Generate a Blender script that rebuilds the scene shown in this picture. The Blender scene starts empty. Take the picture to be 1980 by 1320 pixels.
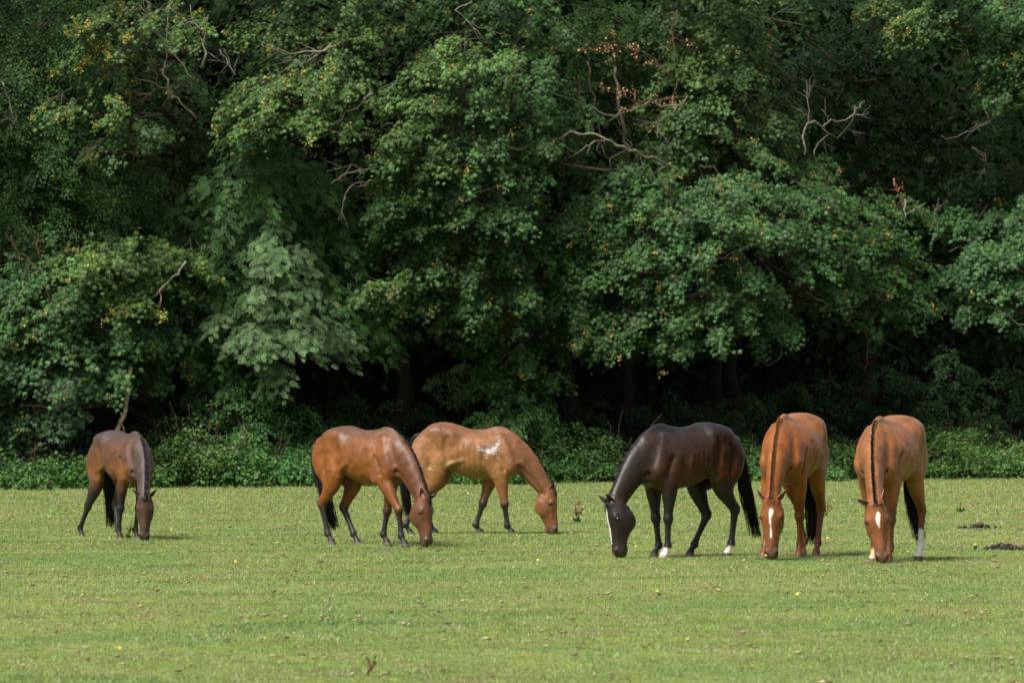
import bpy, math, random
import numpy as np
from mathutils import Vector, Matrix

# ------------------------------------------------------------------ camera, sky, sun, exposure
scene = bpy.context.scene
FPX = 7425.0            # focal length in photo pixels (photo 1980 wide, 36 mm back, 135 mm lens)
HORIZON = 835.0         # photo row of the horizon
CAM_H = 1.55
cam_data = bpy.data.cameras.new("camera")
cam_data.lens = 135.0
cam_data.sensor_width = 36.0
cam_data.clip_start = 0.5
cam_data.clip_end = 2000.0
cam_data.shift_y = (HORIZON - 660.0) / 1980.0
cam_data.dof.use_dof = True
cam_data.dof.focus_distance = 50.0
cam_data.dof.aperture_fstop = 5.0
cam = bpy.data.objects.new("camera", cam_data)
cam.location = (0, 0, CAM_H)
cam.rotation_euler = (math.radians(90), 0, 0)
scene.collection.objects.link(cam)
scene.camera = cam

SUN_EL, SUN_AZ = math.radians(52), math.radians(-140)   # azimuth measured from +Y towards +X
world = bpy.data.worlds.new("World")
scene.world = world
world.use_nodes = True
wn = world.node_tree
wn.nodes.clear()
w_out = wn.nodes.new("ShaderNodeOutputWorld")
w_bg = wn.nodes.new("ShaderNodeBackground")
w_sky = wn.nodes.new("ShaderNodeTexSky")
w_sky.sky_type = 'NISHITA'
w_sky.sun_disc = False
w_sky.sun_elevation = SUN_EL
w_sky.sun_rotation = SUN_AZ
w_sky.air_density = 1.0
w_sky.dust_density = 3.0
w_bg.inputs["Strength"].default_value = 0.074
w_hs = wn.nodes.new("ShaderNodeHueSaturation")      # bright thin cloud: the sky's own colour mostly washed out
w_hs.inputs["Saturation"].default_value = 0.30
wn.links.new(w_sky.outputs[0], w_hs.inputs["Color"])
wn.links.new(w_hs.outputs[0], w_bg.inputs["Color"])
wn.links.new(w_bg.outputs[0], w_out.inputs["Surface"])

sun_data = bpy.data.lights.new("sun", 'SUN')
sun_data.energy = 3.4
sun_data.angle = math.radians(22)
sun_data.color = (1.0, 0.95, 0.87)
sun = bpy.data.objects.new("sun", sun_data)
sd = Vector((math.sin(SUN_AZ) * math.cos(SUN_EL), math.cos(SUN_AZ) * math.cos(SUN_EL), math.sin(SUN_EL)))
sun.rotation_euler = sd.to_track_quat('Z', 'Y').to_euler()
sun.location = (0, 0, 60)
scene.collection.objects.link(sun)

scene.view_settings.view_transform = 'Standard'
scene.view_settings.look = 'None'
scene.view_settings.exposure = 0.90
scene.view_settings.gamma = 1.0
scene.cycles.use_denoising = True
scene.cycles.max_bounces = 4
scene.cycles.diffuse_bounces = 2
scene.cycles.glossy_bounces = 2
scene.cycles.transmission_bounces = 2
scene.cycles.transparent_max_bounces = 4
scene.cycles.caustics_reflective = False
scene.cycles.caustics_refractive = False

# ------------------------------------------------------------------ helpers
rng = np.random.default_rng(7)
random.seed(7)
COL = scene.collection


def ground_at(px, py):
    """Point on the flat field seen at a photo pixel."""
    d = CAM_H * FPX / (py - HORIZON)
    return (px - 990.0) / FPX * d, d


def world_at(px, py, d):
    return np.array([(px - 990.0) / FPX * d, d, CAM_H + (HORIZON - py) / FPX * d])


def thing(name, label, cat, loc=(0, 0, 0), rz=0.0, group=None):
    o = bpy.data.objects.new(name, None)
    o.empty_display_size = 0.2
    COL.objects.link(o)
    o.location = loc
    o.rotation_euler = (0, 0, rz)
    o["label"] = label
    o["category"] = cat
    if group:
        o["group"] = group
    return o


def mesh_np(name, verts, faces_flat, loop_totals, mats, mat_idx=None, smooth=False, colors=None):
    """verts (n,3); faces_flat 1-D vertex indices; loop_totals per face."""
    me = bpy.data.meshes.new(name)
    verts = np.asarray(verts, dtype=np.float32)
    faces_flat = np.asarray(faces_flat, dtype=np.int32).ravel()
    loop_totals = np.asarray(loop_totals, dtype=np.int32).ravel()
    me.vertices.add(len(verts))
    me.vertices.foreach_set("co", verts.ravel())
    me.loops.add(len(faces_flat))
    me.loops.foreach_set("vertex_index", faces_flat)
    me.polygons.add(len(loop_totals))
    starts = np.zeros(len(loop_totals), dtype=np.int32)
    starts[1:] = np.cumsum(loop_totals)[:-1]
    me.polygons.foreach_set("loop_start", starts)
    if mat_idx is not None:
        me.polygons.foreach_set("material_index", np.asarray(mat_idx, dtype=np.int32))
    if smooth:
        me.polygons.foreach_set("use_smooth", np.ones(len(loop_totals), dtype=bool))
    me.update(calc_edges=True)
    if colors is not None:
        at = me.color_attributes.new("tint", 'FLOAT_COLOR', 'POINT')
        c = np.ones((len(verts), 4), dtype=np.float32)
        c[:, :3] = colors
        at.data.foreach_set("color", c.ravel())
    for m in (mats if isinstance(mats, (list, tuple)) else [mats]):
        me.materials.append(m)
    return me


def link(name, me, parent=None):
    o = bpy.data.objects.new(name, me)
    COL.objects.link(o)
    if parent is not None:
        o.parent = parent
    return o


def tag(o, label=None, cat=None, group=None, kind=None):
    if label: o["label"] = label
    if cat: o["category"] = cat
    if group: o["group"] = group
    if kind: o["kind"] = kind
    return o


class Geo:
    """Collects polygons of several pieces for one mesh."""
    def __init__(self):
        self.v, self.f, self.t, self.m, self.c, self.n = [], [], [], [], [], 0

    def add(self, v, f, t, m=0, c=None):
        v = np.asarray(v, dtype=np.float32).reshape(-1, 3)
        f = np.asarray(f, dtype=np.int32).ravel()
        t = np.asarray(t, dtype=np.int32).ravel()
        self.v.append(v); self.f.append(f + self.n); self.t.append(t)
        self.m.append(np.full(len(t), m, dtype=np.int32) if np.isscalar(m) else np.asarray(m))
        if c is None:
            c = np.ones((len(v), 3))
        c = np.broadcast_to(np.asarray(c, dtype=np.float32), (len(v), 3))
        self.c.append(c)
        self.n += len(v)

    def tube(self, pts, rad, sides=6, m=0, c=None, jitter=0.0):
        pts = np.asarray(pts, dtype=float)
        n = len(pts)
        rad = np.broadcast_to(np.asarray(rad, dtype=float), (n,))
        d = np.gradient(pts, axis=0)
        d /= np.linalg.norm(d, axis=1, keepdims=True) + 1e-9
        ref = np.array([0.0, 0.0, 1.0]) if abs(d[:, 2]).mean() < 0.8 else np.array([1.0, 0.0, 0.0])
        a = np.cross(d, ref); a /= np.linalg.norm(a, axis=1, keepdims=True) + 1e-9
        b = np.cross(d, a)
        ang = np.arange(sides) * 2 * np.pi / sides
        rr = rad[:, None] * (1 + (rng.uniform(-jitter, jitter, (n, sides)) if jitter else 0))
        v = pts[:, None] + a[:, None] * (np.cos(ang)[None, :, None] * rr[..., None]) + b[:, None] * (np.sin(ang)[None, :, None] * rr[..., None])
        i = np.arange(n - 1)[:, None]; j = np.arange(sides)[None]
        j2 = (j + 1) % sides
        q = np.stack([i * sides + j, i * sides + j2, (i + 1) * sides + j2, (i + 1) * sides + j], -1).reshape(-1, 4)
        f = list(q.ravel()); t = [4] * len(q)
        f += list(range(sides))[::-1] + list(range((n - 1) * sides, n * sides)); t += [sides, sides]
        self.add(v.reshape(-1, 3), f, t, m, c)

    def mesh(self, name, mats, smooth=False):
        return mesh_np(name, np.concatenate(self.v), np.concatenate(self.f), np.concatenate(self.t), mats,
                       np.concatenate(self.m), smooth, np.concatenate(self.c))


def new_mat(name, rough=0.6, spec=0.5):
    m = bpy.data.materials.new(name)
    m.use_nodes = True
    nt = m.node_tree
    p = nt.nodes["Principled BSDF"]
    p.inputs["Roughness"].default_value = rough
    p.inputs["Specular IOR Level"].default_value = spec
    return m, nt, p


def noise(nt, scale, detail=4.0, rough=0.55, coord="Object", stretch=None):
    tc = nt.nodes.new("ShaderNodeTexCoord")
    n = nt.nodes.new("ShaderNodeTexNoise")
    n.inputs["Scale"].default_value = scale
    n.inputs["Detail"].default_value = detail
    n.inputs["Roughness"].default_value = rough
    if stretch:
        mp = nt.nodes.new("ShaderNodeMapping")
        mp.inputs["Scale"].default_value = stretch
        nt.links.new(tc.outputs[coord], mp.inputs["Vector"])
        nt.links.new(mp.outputs[0], n.inputs["Vector"])
    else:
        nt.links.new(tc.outputs[coord], n.inputs["Vector"])
    return n


def ramp(nt, src, stops):
    r = nt.nodes.new("ShaderNodeValToRGB")
    e = r.color_ramp.elements
    while len(e) < len(stops):
        e.new(0.5)
    for k, (p, c) in enumerate(stops):
        e[k].position = p
        e[k].color = (*c, 1)
    nt.links.new(src, r.inputs[0])
    return r


def mixc(nt, a, b, fac, mode='MIX'):
    m = nt.nodes.new("ShaderNodeMix")
    m.data_type = 'RGBA'
    m.blend_type = mode
    if isinstance(fac, (int, float)):
        m.inputs[0].default_value = fac
    else:
        nt.links.new(fac, m.inputs[0])
    for k, s in ((6, a), (7, b)):
        if isinstance(s, tuple):
            m.inputs[k].default_value = (*s, 1)
        else:
            nt.links.new(s, m.inputs[k])
    return m.outputs[2]


def tint_mat(name, rough=0.6, spec=0.5, nscale=8.0, lo=0.75, hi=1.2, bump=0.0, translucent=0.0):
    """Colour from the mesh's own tint attribute with small procedural variation."""
    m, nt, p = new_mat(name, rough, spec)
    at = nt.nodes.new("ShaderNodeAttribute"); at.attribute_name = "tint"
    n = noise(nt, nscale)
    r = ramp(nt, n.outputs[0], [(0.3, (lo,) * 3), (0.7, (hi,) * 3)])
    col = mixc(nt, at.outputs[0], r.outputs[0], 1.0, 'MULTIPLY')
    nt.links.new(col, p.inputs["Base Color"])
    if bump:
        b = nt.nodes.new("ShaderNodeBump")
        b.inputs["Distance"].default_value = bump
        b.inputs["Strength"].default_value = 0.6
        nt.links.new(n.outputs[0], b.inputs["Height"])
        nt.links.new(b.outputs[0], p.inputs["Normal"])
    if translucent:
        tr = nt.nodes.new("ShaderNodeBsdfTranslucent")
        nt.links.new(col, tr.inputs[0])
        mx = nt.nodes.new("ShaderNodeMixShader")
        mx.inputs[0].default_value = translucent
        nt.links.new(p.outputs[0], mx.inputs[1])
        nt.links.new(tr.outputs[0], mx.inputs[2])
        nt.links.new(mx.outputs[0], nt.nodes["Material Output"].inputs[0])
    return m

# ------------------------------------------------------------------ horses: one smooth body each, grown from a distance field
VOX = 0.0115


def V(*a):
    return np.array(a, dtype=float)


def unit(a):
    a = np.asarray(a, dtype=float)
    return a / (np.linalg.norm(a) + 1e-12)


def subdiv(P, n=4):
    """Catmull-Rom through rows of P."""
    P = np.asarray(P, dtype=float)
    Q = np.vstack([2 * P[0] - P[1], P, 2 * P[-1] - P[-2]])
    out = []
    for i in range(1, len(Q) - 2):
        for k in range(n):
            t = k / n
            a, b, c, d = Q[i - 1], Q[i], Q[i + 1], Q[i + 2]
            out.append(0.5 * (2 * b + (c - a) * t + (2 * a - 5 * b + 4 * c - d) * t * t + (3 * b - a - 3 * c + d) * t ** 3))
    out.append(P[-1])
    return np.array(out)


class Field:
    def __init__(self, lo, hi):
        self.lo = np.asarray(lo, float)
        self.n = np.ceil((np.asarray(hi) - self.lo) / VOX).astype(int) + 1
        self.D = np.full(self.n, 1.0, dtype=np.float32)
        self.G = np.zeros(self.n, dtype=np.int8)

    def box(self, lo, hi):
        a = np.clip(np.floor((lo - self.lo) / VOX).astype(int), 0, self.n)
        b = np.clip(np.ceil((hi - self.lo) / VOX).astype(int) + 1, 0, self.n)
        sl = tuple(slice(x, y) for x, y in zip(a, b))
        ax = [(np.arange(x, y) * VOX + l).astype(np.float32) for x, y, l in zip(a, b, self.lo)]
        return sl, ax

    def blend(self, sl, d, k, grp, sub=False):
        D = self.D[sl]
        if sub:
            e = -d
            h = np.maximum(k - np.abs(D - e), 0) / k
            self.D[sl] = np.maximum(D, e) + h * h * k * 0.25
            return
        closer = d < D
        if k > 0:
            h = np.maximum(k - np.abs(D - d), 0) / k
            self.D[sl] = np.minimum(D, d) - h * h * k * 0.25
        else:
            self.D[sl] = np.minimum(D, d)
        g = self.G[sl]
        g[closer] = grp

    def chain(self, pts, side, k=0.06, grp=1, n=4, sub=False):
        """pts rows: x,y,z, r_up, r_side [,sx,sy,sz]; side = sideways vector of the cross-section."""
        P = np.asarray(pts, float)
        if P.shape[1] == 5:
            P = np.hstack([P, np.broadcast_to(np.asarray(side, float), (len(P), 3))])
        P = subdiv(P, n) if len(P) > 1 else P
        m = P[:, 3:5].max() + k + 0.02
        lo, hi = P[:, :3].min(0) - m, P[:, :3].max(0) + m
        sl, ax = self.box(lo, hi)
        if any(s.stop <= s.start for s in sl):
            return
        best = np.full([len(a) for a in ax], 9.0, dtype=np.float32)
        for i in range(len(P) - 1):
            A, B = P[i], P[i + 1]
            mm = max(A[3:5].max(), B[3:5].max()) + k + 0.02
            l2, h2 = np.minimum(A[:3], B[:3]) - mm, np.maximum(A[:3], B[:3]) + mm
            s2, a2 = self.box(l2, h2)
            if any(s.stop <= s.start for s in s2):
                continue
            X, Y, Z = np.meshgrid(*a2, indexing='ij', sparse=True)
            ab = B[:3] - A[:3]
            L2 = ab @ ab + 1e-9
            qx, qy, qz = X - A[0], Y - A[1], Z - A[2]
            t = (qx * ab[0] + qy * ab[1] + qz * ab[2]) / L2
            t = np.clip(t, 0, 1).astype(np.float32)
            dx, dy, dz = qx - t * ab[0], qy - t * ab[1], qz - t * ab[2]
            axn = ab / math.sqrt(L2)
            sd = unit(A[5:8] + B[5:8]); sd = unit(sd - axn * (sd @ axn))
            up = np.cross(axn, sd)
            u = dx * up[0] + dy * up[1] + dz * up[2]
            s = dx * sd[0] + dy * sd[1] + dz * sd[2]
            a = dx * axn[0] + dy * axn[1] + dz * axn[2]
            ru = A[3] + t * (B[3] - A[3]); rs = A[4] + t * (B[4] - A[4])
            ra = np.minimum(ru, rs)
            k0 = np.sqrt((u / ru) ** 2 + (s / rs) ** 2 + (a / ra) ** 2) + 1e-6
            k1 = np.sqrt((u / ru ** 2) ** 2 + (s / rs ** 2) ** 2 + (a / ra ** 2) ** 2) + 1e-6
            d = k0 * (k0 - 1) / k1
            loc = tuple(slice(q.start - p.start, q.stop - p.start) for q, p in zip(s2, sl))
            best[loc] = np.minimum(best[loc], d)
        self.blend(sl, best, k, grp, sub)

    def ball(self, c, r, k=0.04, grp=1, axes=None, sub=False):
        """Ellipsoid at c with radii r along axes (rows)."""
        c = np.asarray(c, float); r = np.broadcast_to(np.asarray(r, float), (3,))
        R = np.eye(3) if axes is None else np.asarray(axes, float)
        m = r.max() + k + 0.015
        sl, ax = self.box(c - m, c + m)
        if any(s.stop <= s.start for s in sl):
            return
        X, Y, Z = np.meshgrid(*ax, indexing='ij', sparse=True)
        q = [(X - c[0]) * R[i][0] + (Y - c[1]) * R[i][1] + (Z - c[2]) * R[i][2] for i in range(3)]
        k0 = np.sqrt(sum((q[i] / r[i]) ** 2 for i in range(3))) + 1e-6
        k1 = np.sqrt(sum((q[i] / r[i] ** 2) ** 2 for i in range(3))) + 1e-6
        self.blend(sl, (k0 * (k0 - 1) / k1).astype(np.float32), k, grp, sub)

    def sample(self, p):
        i = np.clip(np.round((np.asarray(p) - self.lo) / VOX).astype(int), 0, self.n - 1)
        return self.D[tuple(i)]

    def surface(self):
        """Surface nets: vertices, quads, group per vertex."""
        D = self.D
        S = D < 0
        nx, ny, nz = D.shape
        c = [S[i:nx - 1 + i, j:ny - 1 + j, k:nz - 1 + k] for i in (0, 1) for j in (0, 1) for k in (0, 1)]
        cnt = sum(a.astype(np.int8) for a in c)
        act = (cnt > 0) & (cnt < 8)
        idx = np.argwhere(act)
        vid = np.full(act.shape, -1, dtype=np.int32)
        vid[act] = np.arange(len(idx))
        corners = np.array([(i, j, k) for i in (0, 1) for j in (0, 1) for k in (0, 1)])
        val = np.stack([D[idx[:, 0] + a, idx[:, 1] + b, idx[:, 2] + e] for a, b, e in corners], 1)
        acc = np.zeros((len(idx), 3)); w = np.zeros(len(idx))
        for a in range(8):
            for b in range(a + 1, 8):
                if np.abs(corners[a] - corners[b]).sum() != 1:
                    continue
                va, vb = val[:, a], val[:, b]
                m = (va < 0) != (vb < 0)
                t = np.where(m, va / np.where(m, va - vb, 1), 0)
                acc += np.where(m[:, None], corners[a] + t[:, None] * (corners[b] - corners[a]), 0)
                w += m
        v = (idx + acc / w[:, None]) * VOX + self.lo
        quads = []
        for ax in range(3):
            o1, o2 = [(1, 2), (2, 0), (0, 1)][ax]
            sa = [slice(None)] * 3; sb = [slice(None)] * 3
            sa[ax] = slice(0, -1); sb[ax] = slice(1, None)
            A, B = S[tuple(sa)], S[tuple(sb)]
            e = np.argwhere(A != B)
            ins = A[tuple(e.T)]
            e_ok = np.all((e[:, [o1, o2]] > 0) & (e[:, [o1, o2]] < np.array(D.shape)[[o1, o2]] - 1), axis=1)
            e, ins = e[e_ok], ins[e_ok]
            def cell(d1, d2):
                q = e.copy(); q[:, o1] -= d1; q[:, o2] -= d2
                return vid[tuple(q.T)]
            q = np.stack([cell(1, 1), cell(0, 1), cell(0, 0), cell(1, 0)], 1)
            q[~ins] = q[~ins][:, ::-1]
            quads.append(q)
        quads = np.concatenate(quads)
        quads = quads[(quads >= 0).all(1)]
        g = self.G[tuple(idx.T)]
        # two rounds of gentle smoothing take away the voxel steps
        for lam in (0.5, 0.5):
            s = np.zeros_like(v); n = np.zeros(len(v))
            for a, b in ((0, 1), (1, 2), (2, 3), (3, 0)):
                np.add.at(s, quads[:, a], v[quads[:, b]]); np.add.at(n, quads[:, a], 1)
            v = v * (1 - lam) + lam * s / np.maximum(n, 1)[:, None]
        return v, quads, g


def leg_ik(A, F, L1, L2, bend):
    """Joint between A and F in their sagittal plane; bend +1 = joint forward, -1 = backward."""
    d = F - A
    L = np.linalg.norm(d)
    if L >= (L1 + L2) * 0.998:
        return A + d * (L1 / (L1 + L2)) + V(0.004 * bend, 0, 0)
    a = (L1 * L1 - L2 * L2 + L * L) / (2 * L)
    h = math.sqrt(max(L1 * L1 - a * a, 0))
    dn = d / L
    f = V(1, 0, 0) - dn * dn[0]
    f = unit(f)
    return A + dn * a + f * h * bend


def ear_geo(G, base, up, side, opening, L, W, col_out, col_in):
    n, mN = 9, 7
    up, side, opening = unit(up), unit(side), unit(opening)
    rows = []
    for i in range(n):
        t = i / (n - 1)
        w = W * (0.62 + 0.9 * t - 1.5 * t * t) * (1 if t < 1 else 0.02) * (1 if t < 0.9 else 0.75)
        w = max(w, 0.001)
        dep = w * 0.95 * (1 - 0.5 * t)
        for j in range(mN):
            s = -1 + 2 * j / (mN - 1)
            rows.append(base + up * L * t + side * w * s * (1.0 - 0.12 * abs(s)) - opening * dep * (1 - s * s) + opening * 0.012 * math.sin(t * 3))
    r = np.array(rows)
    q = []
    for i in range(n - 1):
        for j in range(mN - 1):
            a = i * mN + j
            q.append((a, a + 1, a + mN + 1, a + mN))
    q = np.array(q)
    off = r - opening * 0.007
    G.add(r, q[:, ::-1], [4] * len(q), 0, col_in)
    G.add(off, q, [4] * len(q), 0, col_out)
    e = []
    m = n * mN
    rim = [(i * mN, (i + 1) * mN) for i in range(n - 1)] + [((i + 1) * mN - 1, (i + 2) * mN - 1) for i in range(n - 1)]
    for a, b in rim:
        e.append((a, b, b + m, a + m))
    G.add(np.vstack([r, off]), e, [4] * len(e), 0, col_out)


def strand(G, pts, w0, w1, m=0, c=None, sides=3):
    pts = np.asarray(pts)
    G.tube(pts, np.linspace(w0, w1, len(pts)), sides, m, c)


def build_horse(P):
    """P: pose and coat. Local frame: x forward, y left, z up, withers above the origin."""
    neck_yaw = math.radians(P.get("neck_yaw", 0))
    head_yaw = math.radians(P.get("head_yaw", 0))
    pitch = math.radians(P.get("head_pitch", 3))
    roll = math.radians(P.get("head_roll", 0))
    belly = P.get("belly", 1.0)
    side = V(0, 1, 0)

    # neck centre line
    prof = [(0.02, 1.310, 0.262, 0.160), (0.19, 1.285, 0.255, 0.155), (0.36, 1.160, 0.215, 0.128), (0.50, 0.995, 0.175, 0.108),
            (0.62, 0.82, 0.142, 0.094), (0.715, 0.685, 0.122, 0.085), (0.755, 0.625, 0.112, 0.080)]
    reach = P.get("reach", 1.0)
    NK = []
    for x, z, ru, rs in prof:
        r = max(x - 0.12, 0) * reach
        f = min(r / 0.6, 1.0)
        psi = neck_yaw * (0.45 + 0.55 * f)
        c = V(0.12 + r * math.cos(psi), r * math.sin(psi), z) if x > 0.12 else V(x, 0, z)
        ys = neck_yaw * (0.2 + 0.6 * f)
        sv = V(-math.sin(ys), math.cos(ys), 0)
        NK.append([*c, ru, rs, *sv])
    NK = np.array(NK)
    poll = NK[-1][:3] + V(0.075 * math.cos(neck_yaw), 0.075 * math.sin(neck_yaw), 0.090) + V(*P.get("poll_shift", (0, 0, 0)))
    hu = V(math.sin(pitch) * math.cos(head_yaw), math.sin(pitch) * math.sin(head_yaw), -math.cos(pitch))
    hv = V(math.cos(pitch) * math.cos(head_yaw), math.cos(pitch) * math.sin(head_yaw), math.sin(pitch))
    hw = np.cross(hu, hv)                       # to the horse's left when the head hangs
    hw = unit(hw) * (1 if hw @ V(-math.sin(head_yaw), math.cos(head_yaw), 0) > 0 else -1)
    hu, hw = hu * math.cos(roll) + hw * math.sin(roll), hw * math.cos(roll) - hu * math.sin(roll)
    NK[-1][:3] = poll - hv * 0.10 + hu * 0.05
    NK[-1][5:8] = hw
    HL = P.get("head_scale", 1.05)

    def H(u, v, w):
        return poll + (hu * u + hv * v + hw * w) * HL

    # ------------- joints of the legs
    legs = {}
    for key, sy in (("LF", 1), ("RF", -1)):
        fx, fy = P["feet"][key]
        hoof = V(fx, fy, 0.0)
        lean = (fx - 0.03)
        E = V(-0.03 + min(0.3 * lean, .1), sy * 0.165, 0.955)
        past = P.get("pastern", {}).get(key, 0.07)
        Fk = V(fx - past, fy * 0.9 + sy * 0.01, 0.165)
        K = leg_ik(E, Fk, 0.455, 0.335, 1)
        if key in P.get("joint", {}):
            K = V(P["joint"][key][0], (E[1] + Fk[1]) / 2, P["joint"][key][1])
        legs[key] = (E, K, Fk, hoof)
    for key, sy in (("LH", 1), ("RH", -1)):
        fx, fy = P["feet"][key]
        hoof = V(fx, fy, 0.0)
        lean = (fx + 1.12)
        St = V(-0.865 + 0.18 * lean, sy * 0.185, 1.0)
        past = P.get("pastern", {}).get(key, 0.075)
        Fk = V(fx - past, fy, 0.17)
        dk = St - Fk
        if np.linalg.norm(dk) > .95:
            St = Fk + unit(dk) * .95
        Hk = leg_ik(St, Fk, 0.525, 0.425, -1)
        if key in P.get("joint", {}):
            Hk = V(P["joint"][key][0], (St[1] + Fk[1]) / 2, P["joint"][key][1])
        legs[key] = (St, Hk, Fk, hoof)

    allp = [NK[:, :3], poll[None], H(0.7, 0, 0)[None]] + [np.array(l) for l in legs.values()]
    allp = np.concatenate(allp)
    lo = np.minimum(allp.min(0), V(-1.45, -0.38, 0)) - V(0.13, 0.13, 0.04)
    hi = np.maximum(allp.max(0), V(0.4, 0.38, 1.78)) + V(0.13, 0.13, 0.02)
    F = Field(lo, hi)

    # ------------- trunk
    b = belly
    cr = P.get("croup", 0)
    F.chain([(-1.24, 0, 1.38, .13, .13), (-1.14, 0, 1.395, .20, .20), (-1.0, 0, 1.41 + cr, .250, .255 * b), (-.86, 0, 1.415 + cr, .262, .275 * b),
             (-.72, 0, 1.365 + cr * .6, .312, .276 * b), (-.54, 0, 1.285, .355, .295 * b), (-.34, 0, 1.245, .368, .300 * b), (-.14, 0, 1.23, .360, .270 * b),
             (.05, 0, 1.215, .330, .225 * b), (.17, 0, 1.195, .265, .19 * b), (.26, 0, 1.17, .18, .14)], side, 0.01, 1)
    F.chain([(-1.0, 0, 1.60 + cr, .05, .07), (-.85, 0, 1.63 + cr, .05, .08), (-.6, 0, 1.60 + cr * .4, .04, .06), (-.40, 0, 1.570, .045, .05), (-.20, 0, 1.60, .055, .052),
             (-.06, 0, 1.635, .06, .048), (.06, 0, 1.625, .06, .042), (.16, 0, 1.56, .07, .04), (.24, 0, 1.48, .07, .04)], side, 0.12, 1)
    # shoulders: blade, upper-arm muscle, point of shoulder, breast
    for sy in (1, -1):
        F.chain([(-.02, sy * .085, 1.50, .10, .05), (.05, sy * .135, 1.32, .125, .068), (.13, sy * .155, 1.13, .105, .078)], V(.15 * 0, 1, 0), 0.07, 1)
        F.chain([(-.13, sy * .145, 1.24, .10, .055), (-.08, sy * .178, 1.06, .125, .07), (-.03, sy * .178, .95, .095, .062)], side, 0.05, 1)
        F.ball((.175, sy * .125, 1.085), (.080, .080, .11), 0.12, 1)
        F.chain([(.20, sy * .08, 1.02, .06, .07), (.09, sy * .09, .94, .06, .06)], side, 0.06, 1)
    # groin and quarters
    for sy, key in ((1, "LH"), (-1, "RH")):
        St, Hk, Fk, hoof = legs[key]
        dxs = St[0] + 0.865
        F.chain([(-.79, sy * .13, 1.60, .04, .06), (-.745, sy * .200 * b, 1.545, .04, .04), (-.74, sy * .225 * b, 1.47, .035, .03)], V(1, 0, 0), 0.16, 1)   # hip point
        F.chain([(-1.17, sy * .10, 1.44, .14, .10), (-1.19 + dxs * .25, sy * .135, 1.27, .17, .115), (-1.15 + dxs * .5, sy * .155, 1.10, .145, .105),
                 (-1.07 + dxs * .8, sy * .16, .94, .10, .08)], side, 0.07, 1)
        F.chain([(-.90, sy * .17, 1.36, .16, .085), (-.90 + dxs * .5, sy * .185, 1.17, .165, .095), (St[0] - .01, St[1], St[2] + .03, .115, .082),
                 (St[0] - .03, St[1] * .97, St[2] - .05, .09, .07)], side, 0.07, 1)
        # gaskin
        d = Hk - St
        p = [St + V(-.03, 0, .02), St + d * .22, St + d * .45, St + d * .7, Hk + V(.01, 0, .03), Hk]
        r = [(.135, .095), (.136, .094), (.120, .082), (.086, .062), (.067, .053), (.065, .053)]
        F.chain([(*a, *q) for a, q in zip(p, r)], side, 0.06, 3)
        up = unit(St - Hk)
        F.chain([(*(St + d * .35 + V(-.075, 0, -.01)), .04, .03), (*(St + d * .7 + V(-.055, 0, 0)), .022, .018), (*(Hk + V(-.052, 0, .045)), .025, .022)], side, 0.04, 3)
        F.ball(Hk + V(-.045, 0, .03), (.030, .026, .036), 0.03, 3)
        # cannon, fetlock, pastern
        c = Fk - Hk
        bk = unit(np.cross(side, unit(c)))
        bk = bk if bk[0] < 0 else -bk
        p = [Hk, Hk + c * .22, Hk + c * .55, Hk + c * .82, Fk]
        r = [(.061, .049), (.050, .040), (.041, .034), (.042, .036), (.049, .044)]
        F.chain([(*a, *q) for a, q in zip(p, r)], side, 0.03, 3)
        F.ball(Fk + bk * .022 + V(0, 0, -.004), (.034, .036, .036), 0.03, 3)
        foot(F, Fk, hoof, side)
    for key, sy in (("LF", 1), ("RF", -1)):
        E, K, Fk, hoof = legs[key]
        d = K - E
        p = [E + V(.02, 0, .09), E + d * .08, E + d * .35, E + d * .62, E + d * .86, K]
        r = [(.125, .080), (.124, .088), (.105, .080), (.077, .063), (.060, .052), (.059, .055)]
        F.chain([(*a, *q) for a, q in zip(p, r)], side, 0.055, 2)
        F.ball(E + V(-.06, -sy * .005, .03), (.05, .045, .06), 0.05, 2)                       # elbow
        c = Fk - K
        bk = unit(np.cross(side, unit(c)))
        bk = bk if bk[0] < 0 else -bk
        F.ball(K + V(.012, 0, .012), (.048, .054, .062), 0.03, 2)
        F.ball(K + bk * .035, (.028, .03, .045), 0.03, 2)
        p = [K, K + c * .25, K + c * .55, K + c * .82, Fk]
        r = [(.055, .050), (.043, .039), (.039, .033), (.041, .036), (.048, .043)]
        F.chain([(*a, *q) for a, q in zip(p, r)], side, 0.03, 2)
        F.ball(Fk + bk * .020 + V(0, 0, -.004), (.033, .035, .036), 0.03, 2)
        foot(F, Fk, hoof, side)
    # neck with its crest and under-line
    F.chain(NK, side, 0.09, 4)
    # hollow between neck and shoulder, flank hollow, breast groove, girth behind the elbow
    for sy in (1, -1):
        F.chain([(.17, sy * .220, 1.46, .018, .016), (.26, sy * .21, 1.32, .022, .020), (.30, sy * .205, 1.20, .014, .014)], side, 0.11, 1, sub=True)
        F.ball((-.80, sy * .305 * b, 1.43), (.055, .045, .11), 0.08, 1, sub=True)
        F.chain([(-.79, sy * .300 * b, 1.52, .016, .016), (-.83, sy * .295 * b, 1.36, .024, .024), (-.79, sy * .285 * b, 1.16, .020, .022)], side, 0.05, 1, sub=True)
        F.chain([(.02, sy * .115, 1.54, .03, .02), (.10, sy * .175, 1.36, .035, .022), (.165, sy * .195, 1.16, .04, .024)], side, 0.06, 1)
        F.chain([(-.19, sy * .285 * b, 1.36, .02, .012), (-.215, sy * .296 * b, 1.20, .022, .016), (-.20, sy * .285 * b, 1.06, .022, .016), (-.17, sy * .235 * b, .95, .03, .02)], side, 0.07, 1, sub=True)
    F.chain([(.335, 0, 1.14, .03, .012), (.30, 0, 1.0, .03, .012)], side, 0.05, 1, sub=True)
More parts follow.
